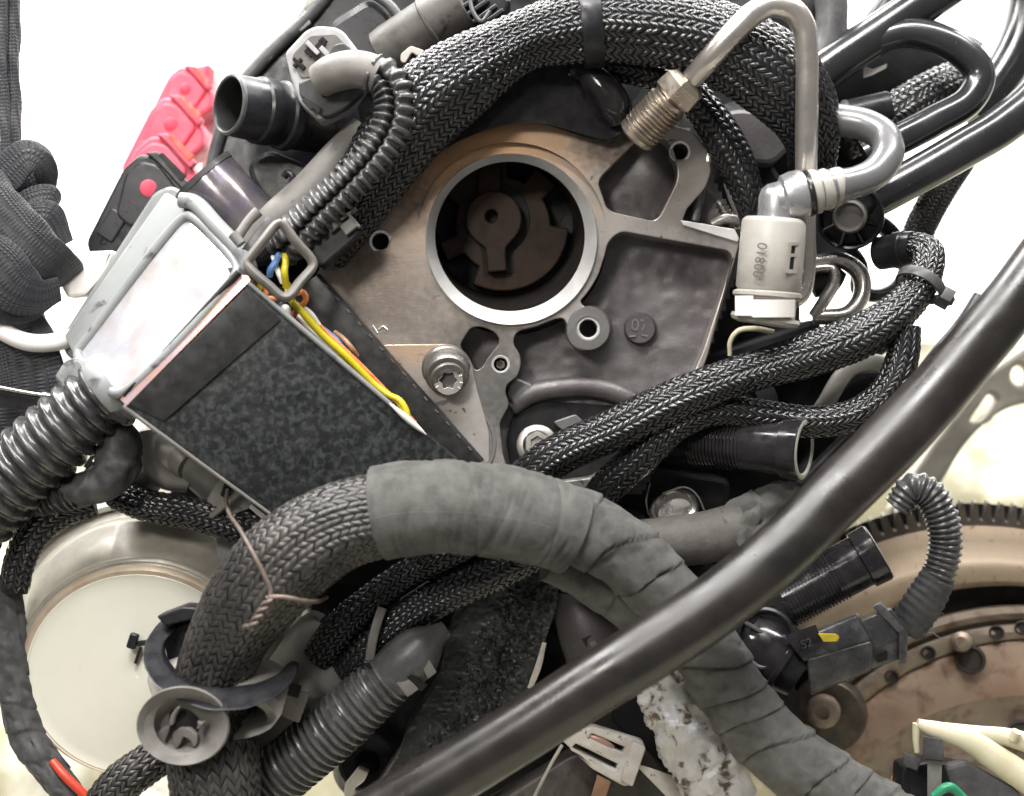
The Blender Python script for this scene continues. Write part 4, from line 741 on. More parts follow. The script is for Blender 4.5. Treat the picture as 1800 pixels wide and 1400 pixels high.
# ---------------------------------------------------------------- red and black connectors behind
def block(name, lab, cx, cy, sc, m, d, dot=None):
    t = thing(name, lab, 'plug', (cx, cy, d), 'row of lever plugs')
    q = lambda pts: [(cx + sc * x, cy + sc * y) for x, y in pts]
    g = G(); plate(g, fillet(q([(-118, 108), (-52, -22), (-22, -48), (10, -42), (66, 24), (66, 60), (-20, 130), (-60, 150), (-110, 132)]), 12 * sc, 5), d, 90, 6); build(g, 'housing', m, t)
    g = G(); plate(g, fillet(q([(-48, -14), (-22, -36), (8, -30), (48, 20), (20, 62), (-40, 82), (-66, 60)]), 12 * sc, 5), d + 8, 16, 5); pl = build(g, 'lever', m, t)
    g = G(); lathe(g, (cx - 6 * sc, cy + 14 * sc, d + 6), (cx - 6 * sc, cy + 14 * sc, d + 30), [(0, 16 * sc), (4, 15 * sc), (5, 13 * sc), (5, .1)], 24); build(g, 'lever_button', dot or m, pl)
    g = G(); plate(g, fillet(q([(-14, -50), (8, -52), (64, 4), (52, 16), (10, -30)]), 4), d + 14, 20, 3); build(g, 'top_bar', m, t)
    g = G(); plate(g, fillet(q([(10, -46), (18, -50), (60, -8), (50, 2)]), 2), d + 15.5, 4, .8); build(g, 'bar_slot', M['hole_black'] if dot else M['wire_red'], t)
    g = G(); plate(g, rect(cx - 72 * sc, cy + 78 * sc, 54 * sc, 34 * sc, -58, 6 * sc), d + 5, 12, 3); build(g, 'side_latch', m, t)
    g = G(); lathe(g, (cx - 86 * sc, cy + 106 * sc, d - 2), (cx - 86 * sc, cy + 106 * sc, d + 30), [(0, 8), (4, 7), (4, 4), (0, 4), (0, .1)], 16); build(g, 'side_pin', M['hole_black'] if dot else m, t)
    return t
block('lever_plug', 'farthest pale red lever plug in the row', 330, 148, .66, M['red_plastic'], -420)
block('lever_plug', 'middle red lever plug in the row', 306, 208, .8, M['red_plastic'], -340)
block('lever_plug', 'nearest red lever plug next to the black plug', 286, 282, .92, M['red_plastic'], -250)
block('lever_plug', 'black lever plug with a round red button', 268, 318, 1.0, M['black_plastic'], -150, M['red_plastic'])
g = G(); plate(g, fillet([(370, 110), (350, 200), (330, 320), (300, 360), (270, 300), (300, 220), (330, 120)], 10), -450, 60, 6); solo(g, 'plug_bracket', M['red_plastic'], 'red bracket backing the row of lever plugs', 'bracket')
g = G(); plate(g, fillet([(380, 20), (470, -30), (560, -30), (400, 240), (360, 380), (350, 300)], 24), -520, 60, 8); solo(g, 'washed_panel', M['wall_white'], 'pale panel edge behind the dark intake housing', 'panel')
g = G(); plate(g, fillet([(370, 42), (398, 28), (384, 56)], 3), -600, 20, 2); solo(g, 'green_tab', M['alu_dark'], 'tiny dark tab on the pale panel', 'tab')
# ---------------------------------------------------------------- shiny smoky tube stub and small clip
t = thing('smoky_tube', 'shiny smoke coloured tube stub behind the grey wire box', 'tube', (400, 360, 10))
g = G(); lathe(g, (356, 308, 10), (440, 402, -10), [(0, .1), (0, 58), (4, 60), (150, 60), (150, .1)], 48); build(g, 'wall', M['smoke_tube'], t)
g = G(); lathe(g, (356, 308, 10), (440, 402, -10), [(-2, 54), (-2, 61), (8, 61.5), (10, 59)], 48); build(g, 'rim', M['plastic_grey'], t)
g = G(); tube(g, [(499, 312, 20, 6), (505, 304, 22, 6), (515, 312, 24, 6), (512, 324, 22, 6), (522, 330, 24, 6), (530, 320, 26, 6), (538, 332, 26, 6)], 10, 3); solo(g, 'small_clip', M['black_plastic'], 'small black clip standing on the grey branch by the conduit', 'clip')
g = G(); tube(g, [(640, 230, 20, 28), (600, 270, 30, 30), (545, 335, 30, 34), (490, 385, 30, 34), (440, 430, 20, 30)], 28, 5); solo(g, 'grey_branch', M['clip_grey'], 'dusty grey cable branch beneath the split conduit', 'cable')
# ---------------------------------------------------------------- wire box (open cable duct)
bx = thing('wire_box', 'open grey and black cable box with a blown white lid and coloured wires inside', 'cable box', (480, 760, 60))
A, B, C_, D_ = (219, 712, 214), (436, 497, 196), (800, 808, 120), (494, 914, 176)
g = G(); hexa(g, [A, B, C_, D_], [(222, 712, 198), (440, 495, 180), (806, 806, 104), (496, 916, 160)], 3); fp = build(g, 'front_panel', M['abs_speckle'], bx)
def on(u, v, e=0):  # a point of the front panel
    a = [A[i] * (1 - u) + B[i] * u for i in range(3)]; b = [D_[i] * (1 - u) + C_[i] * u for i in range(3)]
    q = [a[i] * (1 - v) + b[i] * v for i in range(3)]; return (q[0], q[1], q[2] + e)
g = G(); slab(g, [on(.015, .01, 3), on(.97, .012, 3), on(.96, .185, 3), on(.06, .2, 3)], 6, 1.5); build(g, 'smooth_band', M['abs_smooth'], fp)
g = G(); tube(g, [on(1.0, .0, 1) + (4,), on(1.0, .3, 1) + (5,), on(1.0, .6, 1) + (4.5,), on(1.0, .82, 1) + (4,)], 10, 5); build(g, 'cut_edge', M['frosted'], fp)
g = G(); tube(g, [on(1.0, .68, 3) + (2,), on(1.0, .76, 5) + (6,), on(1.0, .83, 4) + (4,), on(1.0, .86, 2) + (1,)], 10, 4); build(g, 'bright_chip', M['tab_white'], fp)
g = G(); tube(g, [on(-.01, .0, -4) + (5,), on(-.01, .5, -4) + (4,), on(-.01, 1.0, -4) + (4,)], 10, 6); build(g, 'lower_edge', M['clip_grey'], fp)
g = G(); hexa(g, [(556, 484, 62), (846, 812, 40), (800, 850, 40), (510, 520, 62)], [(562, 480, 46), (852, 808, 24), (806, 846, 24), (516, 516, 46)], 2); build(g, 'back_panel', M['abs_smooth'], bx)
for k in range(14):
    u = .06 + k * .067; g = G(); x, y = 556 + 290 * u, 484 + 328 * u
    plate(g, rect(x, y, 9, 3.4, 48, 1), 63.5 - 22 * u, 8, 1); build(g, 'edge_tooth', M['plastic_grey'], bx)
g = G(); slab(g, [(430, 520, 60), (560, 490, 40), (840, 815, 20), (640, 900, 40)], 14, 2); build(g, 'inner_floor', M['hole_black'], bx)
g = G(); hexa(g, [(226, 700, 196), (438, 486, 184), (800, 800, 96), (500, 900, 140)], [(330, 640, 20), (470, 520, 10), (760, 800, 0), (560, 860, 0)], 4); 
# lid: pale top face turned to the light, with raised frame
L4 = [(130, 622, 70), (330, 372, 60), (432, 478, 176), (214, 706, 190)]
g = G(); hexa(g, L4, [(160, 640, 20), (350, 400, 10), (470, 510, 120), (250, 720, 150)], 14, 4); ld = build(g, 'lid', M['foil_white'], bx)
def onl(u, v, e=0):
    a = [L4[0][i] * (1 - u) + L4[1][i] * u for i in range(3)]; b = [L4[3][i] * (1 - u) + L4[2][i] * u for i in range(3)]
    q = [a[i] * (1 - v) + b[i] * v for i in range(3)]; return (q[0], q[1], q[2] + e)
fr = [onl(.03, .02, 2), onl(.97, .02, 2), onl(1.0, .12, 2), onl(.99, .86, 2), onl(.96, .93, 3), onl(.05, .93, 3), onl(.0, .8, 2), onl(.0, .1, 2), onl(.03, .02, 2)]
g = G(); tube(g, [p + (9,) for p in fr], 12, 5); build(g, 'lid_frame', M['frosted'], ld)
g = G(); hexa(g, [onl(.0, .96, 4), onl(1.0, .96, 4), (441, 492, 200), (222, 714, 218)], [onl(.0, .96, -12), onl(1.0, .96, -12), (446, 496, 180), (226, 718, 196)], 3); build(g, 'coloured_strip', M['rust_and_reflection'], ld)  # bevel strip with reflections painted as its colours
g = G(); tube(g, [onl(.03, .955, 10) + (3,), onl(.25, .955, 11) + (3,), onl(.5, .95, 11) + (4,), onl(.97, .945, 11) + (6,)], 10, 5); build(g, 'shadow_gap', M['hole_black'], ld)
g = G(); hexa(g, [(112, 590, 20), (290, 336, 10), (338, 360, 56), (128, 628, 70)], [(124, 600, -20), (300, 350, -30), (350, 380, 20), (150, 640, 30)], 8, 3); build(g, 'side_wing', M['frosted'], bx)
g = G(); plate(g, fillet([(108, 590), (270, 338), (300, 325), (330, 342), (345, 372), (135, 640), (112, 622)], 12), -10, 50, 6); build(g, 'rear_wall', M['frosted'], bx)
g = G(); tube(g, [(318, 352, 60, 14), (340, 356, 66, 15), (380, 396, 110, 15), (430, 452, 160, 15), (440, 476, 176, 14)], 20, 5); build(g, 'round_corner', M['frosted'], bx)
# open square frame clip at the mouth
fc = [(440, 462, 190), (489, 400, 176), (548, 466, 160), (500, 520, 180)]
g = G(); tube(g, [(436, 458, 190, 9), (462, 425, 186, 9.5), (486, 396, 178, 9), (494, 394, 176, 9), (520, 425, 170, 9), (548, 458, 162, 9), (550, 468, 162, 9), (528, 496, 172, 10), (506, 522, 182, 10), (496, 522, 184, 9.5), (470, 500, 190, 9.5), (444, 478, 194, 10), (434, 464, 192, 9), (438, 456, 190, 9)], 14, 4, flat=(1.5, .9)); build(g, 'mouth_frame', M['clip_grey'], bx)
g = G(); tube(g, [(416, 420, 180, 9), (438, 388, 170, 9), (454, 372, 166, 10)], 14, 4); tube(g, [(410, 412, 184, 10), (424, 430, 186, 9)], 14, 4); build(g, 'hinge_bar', M['clip_grey'], bx)
g = G(); slab(g, [(418, 446, 170), (470, 380, 160), (486, 394, 160), (436, 462, 172)], 22, 3); build(g, 'hinge_plate', M['plastic_grey'], bx)
g = G(); hexa(g, [(398, 470, 160), (440, 470, 196), (440, 505, 190), (414, 500, 170)], [(404, 470, 130), (446, 470, 150), (450, 508, 150), (420, 505, 140)], 5); build(g, 'frame_foot', M['plastic_grey'], bx)
t = thing('terminal_clip', 'black toothed terminal clip at the mouth of the wire box', 'clip', (590, 400, 60))
g = G(); plate(g, fillet([(530, 425), (560, 400), (600, 376), (634, 408), (620, 424), (570, 466), (556, 468)], 4), 112, 46, 4); build(g, 'block', M['black_plastic'], t)
for (x, y, w, h, a) in ((600, 362, 34, 6, -38), (612, 376, 34, 6, -38), (622, 388, 30, 6, 50), (606, 352, 30, 5, 50), (590, 372, 24, 5, 52), (612, 398, 26, 20, -38), (584, 392, 26, 24, -38)):
    g = G(); plate(g, rect(x, y, w, h, a, 1.5), 124, 22, 2); build(g, 'tooth', M['clip_grey'], t)
g = G(); tube(g, [(540, 424, 128, 4), (560, 406, 130, 4), (566, 404, 130, 4.5)], 10, 3); build(g, 'pin', M['clip_grey'], t)
g = G(); plate(g, fillet([(556, 458), (620, 404), (634, 412), (600, 446), (570, 476)], 3), 80, 40, 3); build(g, 'shoe', M['black_gloss'], t)
# wires
def wire(c, lab, pts):
    g = G(); tube(g, [p[:3] + (p[3] * .86,) for p in pts], 14, 2.5); solo(g, 'wire', M['wire_' + c], lab, 'wire', 'coloured wires in the cable box')
wire('yellow', 'longest yellow wire running the length of the box', [(505, 500, 120, 7), (510, 525, 150, 7.5), (530, 548, 150, 8), (566, 588, 138, 8), (610, 628, 130, 8), (660, 678, 124, 7.5), (686, 696, 128, 7), (702, 704, 132, 7), (714, 722, 134, 7), (718, 744, 132, 7), (724, 762, 120, 6.5)])
wire('yellow', 'second yellow wire lying lower in the box', [(540, 575, 110, 6), (570, 605, 118, 6), (612, 640, 116, 6), (650, 678, 120, 6), (676, 694, 124, 5.5)])
wire('yellow', 'yellow wire arching up through the square frame', [(503, 505, 150, 7), (500, 478, 160, 7.5), (502, 462, 150, 7), (498, 445, 110, 6)])
wire('yellow', 'short bent yellow wire by the white lid corner', [(440, 510, 120, 6), (444, 496, 140, 7), (456, 494, 150, 7.5), (456, 508, 150, 7.5), (448, 520, 120, 7)])
wire('blue', 'blue wire arching through the square frame', [(474, 486, 150, 6.5), (476, 474, 156, 7), (484, 462, 154, 7), (490, 448, 120, 6)])
wire('blue', 'dark blue wire sunk along the back panel', [(540, 560, 70, 5), (570, 580, 80, 5.5), (596, 602, 84, 5.5), (620, 630, 76, 5)])
wire('white', 'cream wire beside the yellow arch in the frame', [(498, 498, 150, 6), (490, 480, 150, 6), (480, 452, 120, 5)])
wire('white', 'white wire lying over the orange loop', [(510, 530, 140, 5), (528, 540, 138, 7), (545, 552, 132, 7), (560, 572, 120, 6)])
wire('white', 'thick white wire end near the cut edge', [(492, 548, 130, 7), (502, 542, 148, 8), (508, 556, 146, 7.5), (512, 570, 120, 7)])
wire('orange', 'orange wire hooked in a tight loop', [(514, 566, 120, 5), (522, 545, 138, 6), (534, 534, 142, 6), (538, 522, 142, 6), (532, 514, 140, 6), (522, 516, 130, 5.5)])
wire('orange', 'orange wire crossing the mouth of the box', [(462, 525, 150, 6), (478, 526, 158, 6.5), (496, 524, 152, 6.5), (508, 520, 130, 6)])
wire('orange', 'upright orange wire next to the bent yellow one', [(462, 500, 120, 5.5), (468, 510, 148, 6), (466, 524, 146, 6), (460, 534, 120, 6)])
wire('sky', 'pale blue wire end by the cut edge', [(486, 546, 120, 6), (490, 540, 146, 6.5), (496, 536, 140, 6)])
wire('sky', 'pale blue wire peeking above the orange crossing', [(472, 516, 120, 5.5), (477, 510, 148, 6), (482, 520, 130, 5.5)])
wire('red', 'dull red wire low in the middle of the box', [(590, 625, 100, 5.5), (612, 642, 116, 6), (636, 655, 122, 6), (656, 666, 116, 5)])
wire('brown', 'brown wire curling behind the long yellow wire', [(588, 584, 76, 5), (604, 596, 86, 5.5), (618, 612, 90, 5.5), (628, 626, 80, 5)])
wire('brown', 'thin brown wire trailing out past the box end', [(720, 756, 110, 5), (738, 768, 104, 5), (760, 788, 96, 4.5), (782, 812, 80, 4)])
wire('white', 'thin cream wire running beside the longest yellow wire', [(520, 552, 110, 5), (560, 592, 122, 5), (606, 636, 116, 5), (655, 684, 112, 5), (690, 716, 100, 5)])
wire('orange', 'thin orange wire sunk behind the longest yellow wire', [(545, 556, 90, 4.5), (590, 600, 100, 5), (640, 648, 96, 5), (690, 700, 90, 5), (730, 744, 80, 4.5)])
wire('blue', 'thin blue wire along the floor of the box', [(515, 548, 90, 5), (556, 590, 96, 5), (600, 640, 90, 5), (640, 690, 80, 4.5)])
wire('red', 'dark red wire disappearing under the white wire ends', [(500, 540, 100, 5), (530, 572, 108, 5), (560, 610, 100, 5), (590, 650, 86, 4.5)])
wire('yellow', 'thin yellow wire leaving the box beside the brown one', [(700, 712, 100, 4.5), (730, 748, 104, 4.5), (752, 772, 96, 4.5), (776, 800, 84, 4)])
# ---------------------------------------------------------------- sling strap, knot and hook
t = thing('sling_strap', 'dark woven lifting strap knotted over a pale hook', 'strap', (40, 420, 0))
def band(pts, fl, ang=0): # a folded strap, flat across its path
    g = G(); tube(g, pts, 28, 4, lambda s, th, L: 2.2 * np.sin(s * .045 + 2 * th) + 1.2 * np.sin(s * .11 + 4 * th), flat=fl, sq=.42); return g
build(band([(22, -80, -10, 15), (22, 60, -10, 15), (23, 160, -8, 14), (25, 240, -4, 15), (22, 300, 0, 18)], (.5, .8)), 'hanging_tail', M['webbing'], t)
build(band([(2, -80, 6, 14), (2, 60, 6, 12), (5, 160, 8, 10), (10, 250, 10, 12), (10, 300, 10, 14)], (.5, .8)), 'hanging_tail', M['webbing'], t)
build(band([(-40, 360, 20, 30), (10, 308, 32, 32), (48, 274, 36, 27), (74, 286, 26, 24), (82, 318, 0, 22), (70, 350, -20, 20)], (.13, 1.0)), 'knot_fold', M['webbing'], t)
build(band([(-30, 300, -20, 60), (20, 330, -24, 60), (50, 390, -24, 50), (70, 450, -24, 44)], (.2, 1.0)), 'knot_core', M['webbing'], t)
build(band([(16, 372, 18, 22), (56, 352, 30, 22), (90, 346, 22, 20), (97, 366, -6, 18), (80, 380, -20, 16)], (.13, 1.0)), 'knot_fold', M['webbing'], t)
build(band([(-20, 420, 22, 26), (40, 386, 34, 25), (84, 378, 28, 24), (102, 402, 8, 22), (112, 430, -10, 20)], (.13, 1.0)), 'knot_fold', M['webbing'], t)
build(band([(-40, 340, 40, 60), (0, 388, 56, 56), (44, 430, 58, 52), (84, 462, 40, 46), (108, 484, 6, 40), (110, 500, -20, 34)], (.12, 1.0)), 'knot_fold', M['webbing'], t)
build(band([(-60, 440, 48, 60), (-10, 470, 62, 56), (30, 506, 56, 46), (70, 520, 36, 34), (104, 508, 8, 24)], (.12, 1.0)), 'knot_fold', M['webbing'], t)
build(band([(-60, 480, 40, 70), (0, 520, 40, 50), (40, 532, 22, 36), (90, 508, 0, 20)], (.3, 1.0)), 'knot_fold', M['webbing'], t)
build(band([(20, 530, -20, 46), (40, 600, -20, 56), (56, 660, -14, 56), (66, 720, -20, 56), (76, 790, -30, 56), (60, 860, -30, 56)], (.16, 1.0)), 'lower_tail', M['webbing'], t)
build(band([(-30, 560, -40, 44), (-14, 680, -30, 48), (-4, 760, -36, 52), (0, 840, -40, 52)], (.2, 1.0)), 'lower_tail', M['webbing'], t)
t = thing('lifting_hook', 'pale painted hook passing through the knotted strap', 'hook', (110, 520, -20))
g = G(); plate(g, fillet([(88, 452), (110, 444), (200, 440), (186, 480), (150, 520), (118, 524), (104, 500)], 6), -20, 34, 6); build(g, 'hook_plate', M['tab_white'], t)
g = G(); tube(g, [(-40, 540, 20, 16), (-14, 568, 22, 16), (14, 588, 22, 16), (50, 602, 18, 16), (96, 602, 4, 16), (140, 590, -20, 16)], 24, 5, flat=(.8, 1.0)); build(g, 'hook_bend', M['tab_white'], t)
t = thing('strap_buckle', 'thin black metal bar clipped across the hanging strap', 'buckle', (70, 700, 30))
g = G(); slab(g, [(-20, 680, 30), (70, 694, 34), (72, 722, 34), (-20, 712, 30)], 14, 2); build(g, 'bar', M['black_gloss'], t)
g = G(); tube(g, [(-20, 678, 38, 3.5), (72, 694, 40, 3.5), (110, 697, 36, 3.5)], 10, 4); build(g, 'rod', M['steel'], t)
g = G(); plate(g, rect(76, 700, 11, 22, 8, 2), 42, 14, 2); tube(g, [(72, 708, 36, 4), (68, 726, 34, 4), (66, 740, 26, 4)], 8, 3); build(g, 'catch', M['steel'], t)
# ---------------------------------------------------------------- big corrugated conduit and elbow
t = thing('wide_conduit', 'wide black corrugated conduit leaving the foot of the wire box', 'conduit', (150, 740, 90))
def rings(pitch, amp, sharp=1.5): return lambda s, th, L: amp * np.clip(np.sin(2 * PI * s / pitch) * sharp, -1, 1)
g = G(); tube(g, [(190, 690, 110, 58), (150, 722, 108, 61), (105, 762, 104, 63), (55, 808, 98, 65), (0, 860, 92, 67), (-70, 930, 86, 69)], 56, 2.6, rings(27, 5.0, 1.5)); build(g, 'corrugated_wall', M['conduit'], t, angle=60)
g = G(); lathe(g, (212, 672, 112), (150, 718, 108), [(-2, 30), (-2, 60), (6, 66), (22, 68), (30, 66), (34, 60)], 48); build(g, 'end_cap', M['frosted'], t)
g = G(); plate(g, fillet([(92, 664), (112, 634), (140, 626), (196, 700), (232, 738), (220, 752), (180, 726), (118, 700)], 10), 118, 40, 8, tilt=lambda x, y: 0.2 * (x - 150)); build(g, 'cap_wing', M['frosted'], t)
g = G(); plate(g, fillet([(140, 700), (150, 692), (226, 738), (222, 748), (190, 736)], 3), 150, 8, 2, tilt=lambda x, y: 0.2 * (x - 150)); build(g, 'cap_slot', M['hole_black'], t)
t = thing('small_conduit', 'small corrugated conduit joined to lumpy black tape below the wide conduit', 'conduit', (90, 870, 60))
g = G(); tube(g, [(40, 890, 50, 18), (80, 878, 62, 27), (110, 868, 70, 31), (130, 862, 72, 31)], 40, 2, rings(11, 3.4)); build(g, 'corrugated_wall', M['conduit'], t, angle=60)
g = G(); tube(g, [(118, 864, 74, 30), (150, 860, 80, 30), (185, 845, 84, 34), (206, 815, 86, 38), (212, 780, 84, 38), (205, 755, 70, 30)], 40, 3.5, wraps(72, 2.2, .3, 5, 4.0)); build(g, 'tape_wrap', M['tape_black'], t, angle=60)
g = G(); tube(g, [(165, 812, 30, 5), (140, 848, 34, 5), (128, 866, 30, 5)], 10, 4); tube(g, [(178, 780, 30, 4), (150, 822, 34, 4)], 8, 4); solo(g, 'bright_rod', M['steel'], 'thin bright rod glimpsed behind the wide conduit', 'rod')
t = thing('gear_housing', 'rounded pale metal housing under the speckled panel', 'housing', (310, 820, -30))
g = G(); tube(g, [(225, 870, -60, 40), (270, 800, -40, 52), (330, 800, -30, 48), (400, 850, -40, 50)], 36, 5); build(g, 'body', M['gearbox'], t)
g = G(); tube(g, [(262, 760, -10, 22), (268, 800, -4, 24), (290, 840, -4, 20), (330, 850, -16, 16)], 24, 4); build(g, 'ridge', M['gearbox'], t)
g = G(); lathe(g, (330, 815, 0), (342, 826, 10), [(-40, 34), (0, 30), (8, 26), (8, .1)], 36); build(g, 'bulge', M['gearbox'], t)
# ---------------------------------------------------------------- cream canister
t = thing('cream_canister', 'large round cream metal canister with a flat lower face', 'canister', (250, 1180, -80))
ring = [(285, 1080, -190, 262, 212), (280, 1086, -186, 270, 218), (272, 1096, -170, 268, 218), (268, 1102, -160, 252, 206), (262, 1112, -150, 236, 206), (258, 1122, -60, 226, 206), (248, 1168, 0, 214, 190), (244, 1178, 10, 206, 184), (242, 1186, 16, 198, 178)]
g = G(); loft(g, ring, 96); build(g, 'side', M['canister_side'], t)
g = G(); loft(g, [(242, 1186, 16, 200, 180), (241, 1188, 19, 196, 177), (241, 1189, 16, 188, 170), (241, 1190, 17, 170, 155), (241, 1190, 17, 1, 1)], 96); build(g, 'face', M['canister'], t)
g = G(); loft(g, [(272, 1096, -172, 272, 220), (271, 1098, -164, 275, 222), (270, 1100, -158, 272, 220), (269, 1101, -158, 262, 212)], 96); build(g, 'bead', M['canister'], t)
g = G(); loft(g, [(247, 1170, 2, 215.5, 191.5), (246, 1172, 5, 215.5, 191.5), (245, 1175, 8, 212, 189), (245, 1175, 8, 208, 186)], 96); build(g, 'crimp_line', M['canister_side'], t)
g = G(); loft(g, [(244, 1178, 11, 207, 185.5), (243, 1182, 15, 207, 185.5), (242, 1185, 19, 203, 182), (241.5, 1187, 18, 193, 174)], 96); build(g, 'rim_band', M['tan_band'], t)
g = G(); plate(g, fillet([(380, 930), (440, 955), (470, 1010), (420, 1010), (380, 980)], 8), -20, 12, 2); build(g, 'green_patch', M['frosted'], t)
g = G(); plate(g, rect(232, 1128, 16, 28, 18, 4), 40, 12, 3); tube(g, [(240, 1132, 30, 5), (258, 1130, 34, 5), (266, 1130, 34, 5)], 10, 3); tube(g, [(248, 1138, 28, 3), (238, 1166, 24, 3)], 8, 3); solo(g, 'push_pin', M['black_plastic'], 'tiny black pin between canister face and black clamp', 'pin')
# ---------------------------------------------------------------- clamp ring around the dusty loom
t = thing('hose_clamp', 'black open clamp with beige cup gripping the dusty loom', 'clamp', (380, 1190, 110))
g = G(); plate(g, fillet([(376, 1060), (318, 1070), (276, 1096), (253, 1130), (250, 1168), (268, 1204), (312, 1234), (370, 1251), (430, 1249), (484, 1228), (518, 1196), (524, 1168), (502, 1166), (488, 1188), (450, 1206), (400, 1213), (345, 1207), (306, 1187), (285, 1158), (285, 1132), (306, 1108), (340, 1094), (376, 1090)], 14, 4), 90, 26, 4, tilt=lambda x, y: (y - 1078) * 1.12); build(g, 'ring', M['black_plastic'], t)
g = G(); plate(g, fillet([(274, 1084), (322, 1066), (372, 1070), (384, 1110), (340, 1090), (290, 1102)], 5), 140, 50, 4); build(g, 'hook_arm', M['black_plastic'], t)
g = G(); plate(g, fillet([(282, 1098), (342, 1078), (352, 1150), (318, 1160), (296, 1172)], 6), 104, 20, 3); build(g, 'back_plate', M['black_plastic'], t)
g = G(); loft(g, [(385, 1195, 100, 126, 50), (385, 1210, 160, 122, 48), (388, 1248, 210, 108, 46), (390, 1262, 214, 96, 40), (390, 1262, 200, 80, 32)], 60); build(g, 'cup', M['connector_beige'], t)
g = G(); plate(g, fillet([(338, 1168), (352, 1152), (396, 1140), (380, 1190), (350, 1205), (318, 1196)], 5), 196, 20, 4); build(g, 'inner_tab', M['black_plastic'], t)
g = G(); slab(g, [(500, 1208, 150), (546, 1218, 150), (526, 1272, 150), (488, 1256, 150)], 50, 4); build(g, 'side_lug', M['clip_grey'], t)
g = G(); plate(g, rect(514, 1214, 26, 22, 16, 2), 154, 6, 1); build(g, 'lug_hole', M['hole_black'], t)
# ---------------------------------------------------------------- push clip
t = thing('push_clip', 'grey mushroom shaped push clip dished towards the viewer', 'clip', (320, 1277, 260))
g = G(); loft(g, [(330, 1272, 258, 60, 52), (322, 1276, 270, 82, 70), (320, 1277, 276, 80, 68), (318, 1278, 262, 62, 52), (314, 1280, 246, 44, 38), (313, 1281, 236, 34, 30), (313, 1281, 232, 1, 1)], 64); build(g, 'dish', M['clip_grey'], t)
for q, dd in (([(272, 1296), (283, 1282), (300, 1275), (296, 1290), (290, 1304), (294, 1317), (280, 1315)], 252), ([(302, 1290), (316, 1279), (334, 1281), (347, 1294), (347, 1310), (339, 1317), (334, 1303), (322, 1296), (317, 1310), (308, 1321), (303, 1306)], 252), ([(296, 1277), (299, 1259), (308, 1246), (316, 1243), (307, 1262), (304, 1276)], 262), ([(343, 1284), (348, 1275), (345, 1268), (353, 1272), (359, 1268), (354, 1280)], 262)):
    g = G(); plate(g, fillet(q, 4, 3), dd, 16, 3, tilt=lambda x, y: .25 * (x - 310) - .2 * (y - 1290)); build(g, 'prong', M['clip_grey'], t)
g = G(); lathe(g, (328, 1262, 240), (328, 1262, 260), [(-2, 30), (6, 26), (8, 22), (8, .1)], 24); build(g, 'stem_hole', M['hole_black'], t)
g = G(); tube(g, [(322, 1274, 230, 30), (346, 1262, 205, 26), (362, 1252, 180, 24)], 20, 5); build(g, 'stem', M['clip_grey'], t)
# ---------------------------------------------------------------- wire twisted round the dusty loom, metal lug
t = thing('tie_wire', 'copper coloured tie wire twisted round the dusty braided loom', 'wire', (475, 1050, 290))
g = G(); tube(g, [(400, 862, 60, 3.5), (398, 880, 110, 3.6), (404, 905, 190, 3.8), (424, 935, 262, 4), (446, 975, 292, 4.2), (464, 1010, 296, 4.4), (476, 1040, 296, 4.6), (474, 1054, 298, 4.6)], 12, 3); tube(g, [(474, 1050, 298, 4.4), (500, 1050, 300, 4.2), (530, 1056, 290, 4.2), (556, 1058, 250, 4), (574, 1050, 200, 3.6)], 12, 3); build(g, 'loop', M['copper'], t)
g = G(); w1 = []; w2 = []
for i in range(26):
    u = i / 25; x = 474 - 34 * u; y = 1052 + 54 * u; a = u * 13
    w1.append((x + 4 * math.cos(a), y + 2 * math.cos(a), 300 + 4 * math.sin(a), 3.6)); w2.append((x - 4 * math.cos(a), y - 2 * math.cos(a), 300 - 4 * math.sin(a), 3.6))
tube(g, w1, 10, 2); tube(g, w2, 10, 2); tube(g, [(440, 1104, 300, 3.4), (432, 1100, 300, 3.2), (428, 1102, 299, 2.6)], 8, 2); build(g, 'twist', M['copper'], t)
t = thing('metal_lug', 'pale metal lug with pinched wire under the speckled panel', 'lug', (400, 890, 40))
g = G(); plate(g, fillet([(382, 846), (400, 842), (430, 866), (446, 892), (410, 905), (372, 914), (362, 905), (362, 880)], 8), 40, 12, 3, tilt=lambda x, y: .3 * (x - 400)); build(g, 'blade', M['gearbox'], t)
g = G(); tube(g, [(372, 908, 48, 6), (400, 884, 60, 7), (428, 862, 66, 7)], 14, 4); build(g, 'fold', M['gearbox'], t)
g = G(); plate(g, rect(397, 862, 14, 26, 20, 4), 52, 10, 2); build(g, 'slot', M['dark_block'], t)
g = G(); tube(g, [(440, 890, 60, 4), (470, 915, 66, 4.5), (486, 930, 64, 4)], 10, 4); build(g, 'pin', M['tab_white'], t)
# ---------------------------------------------------------------- taped cable at the frame edge with red wire
t = thing('taped_cable', 'ragged black taped cable bundle hugging the canister rim', 'cable', (30, 1150, 10))
g = G(); tube(g, [(10, 1010, 0, 28), (14, 1070, 4, 28), (18, 1130, 8, 29), (24, 1190, 12, 30), (36, 1260, 16, 30), (66, 1322, 22, 30), (100, 1370, 30, 26), (140, 1420, 40, 22)], 44, 3, wraps(72, 2.0, .3, 5, 7.0)); build(g, 'tape_wrap', M['tape_black'], t, angle=60)
g = G(); tube(g, [(92, 1338, 48, 7), (112, 1362, 56, 8), (150, 1400, 60, 8), (180, 1440, 60, 8)], 14, 3); solo(g, 'wire', M['wire_red'], 'bright red wire leaving the ragged taped cable bundle', 'wire')
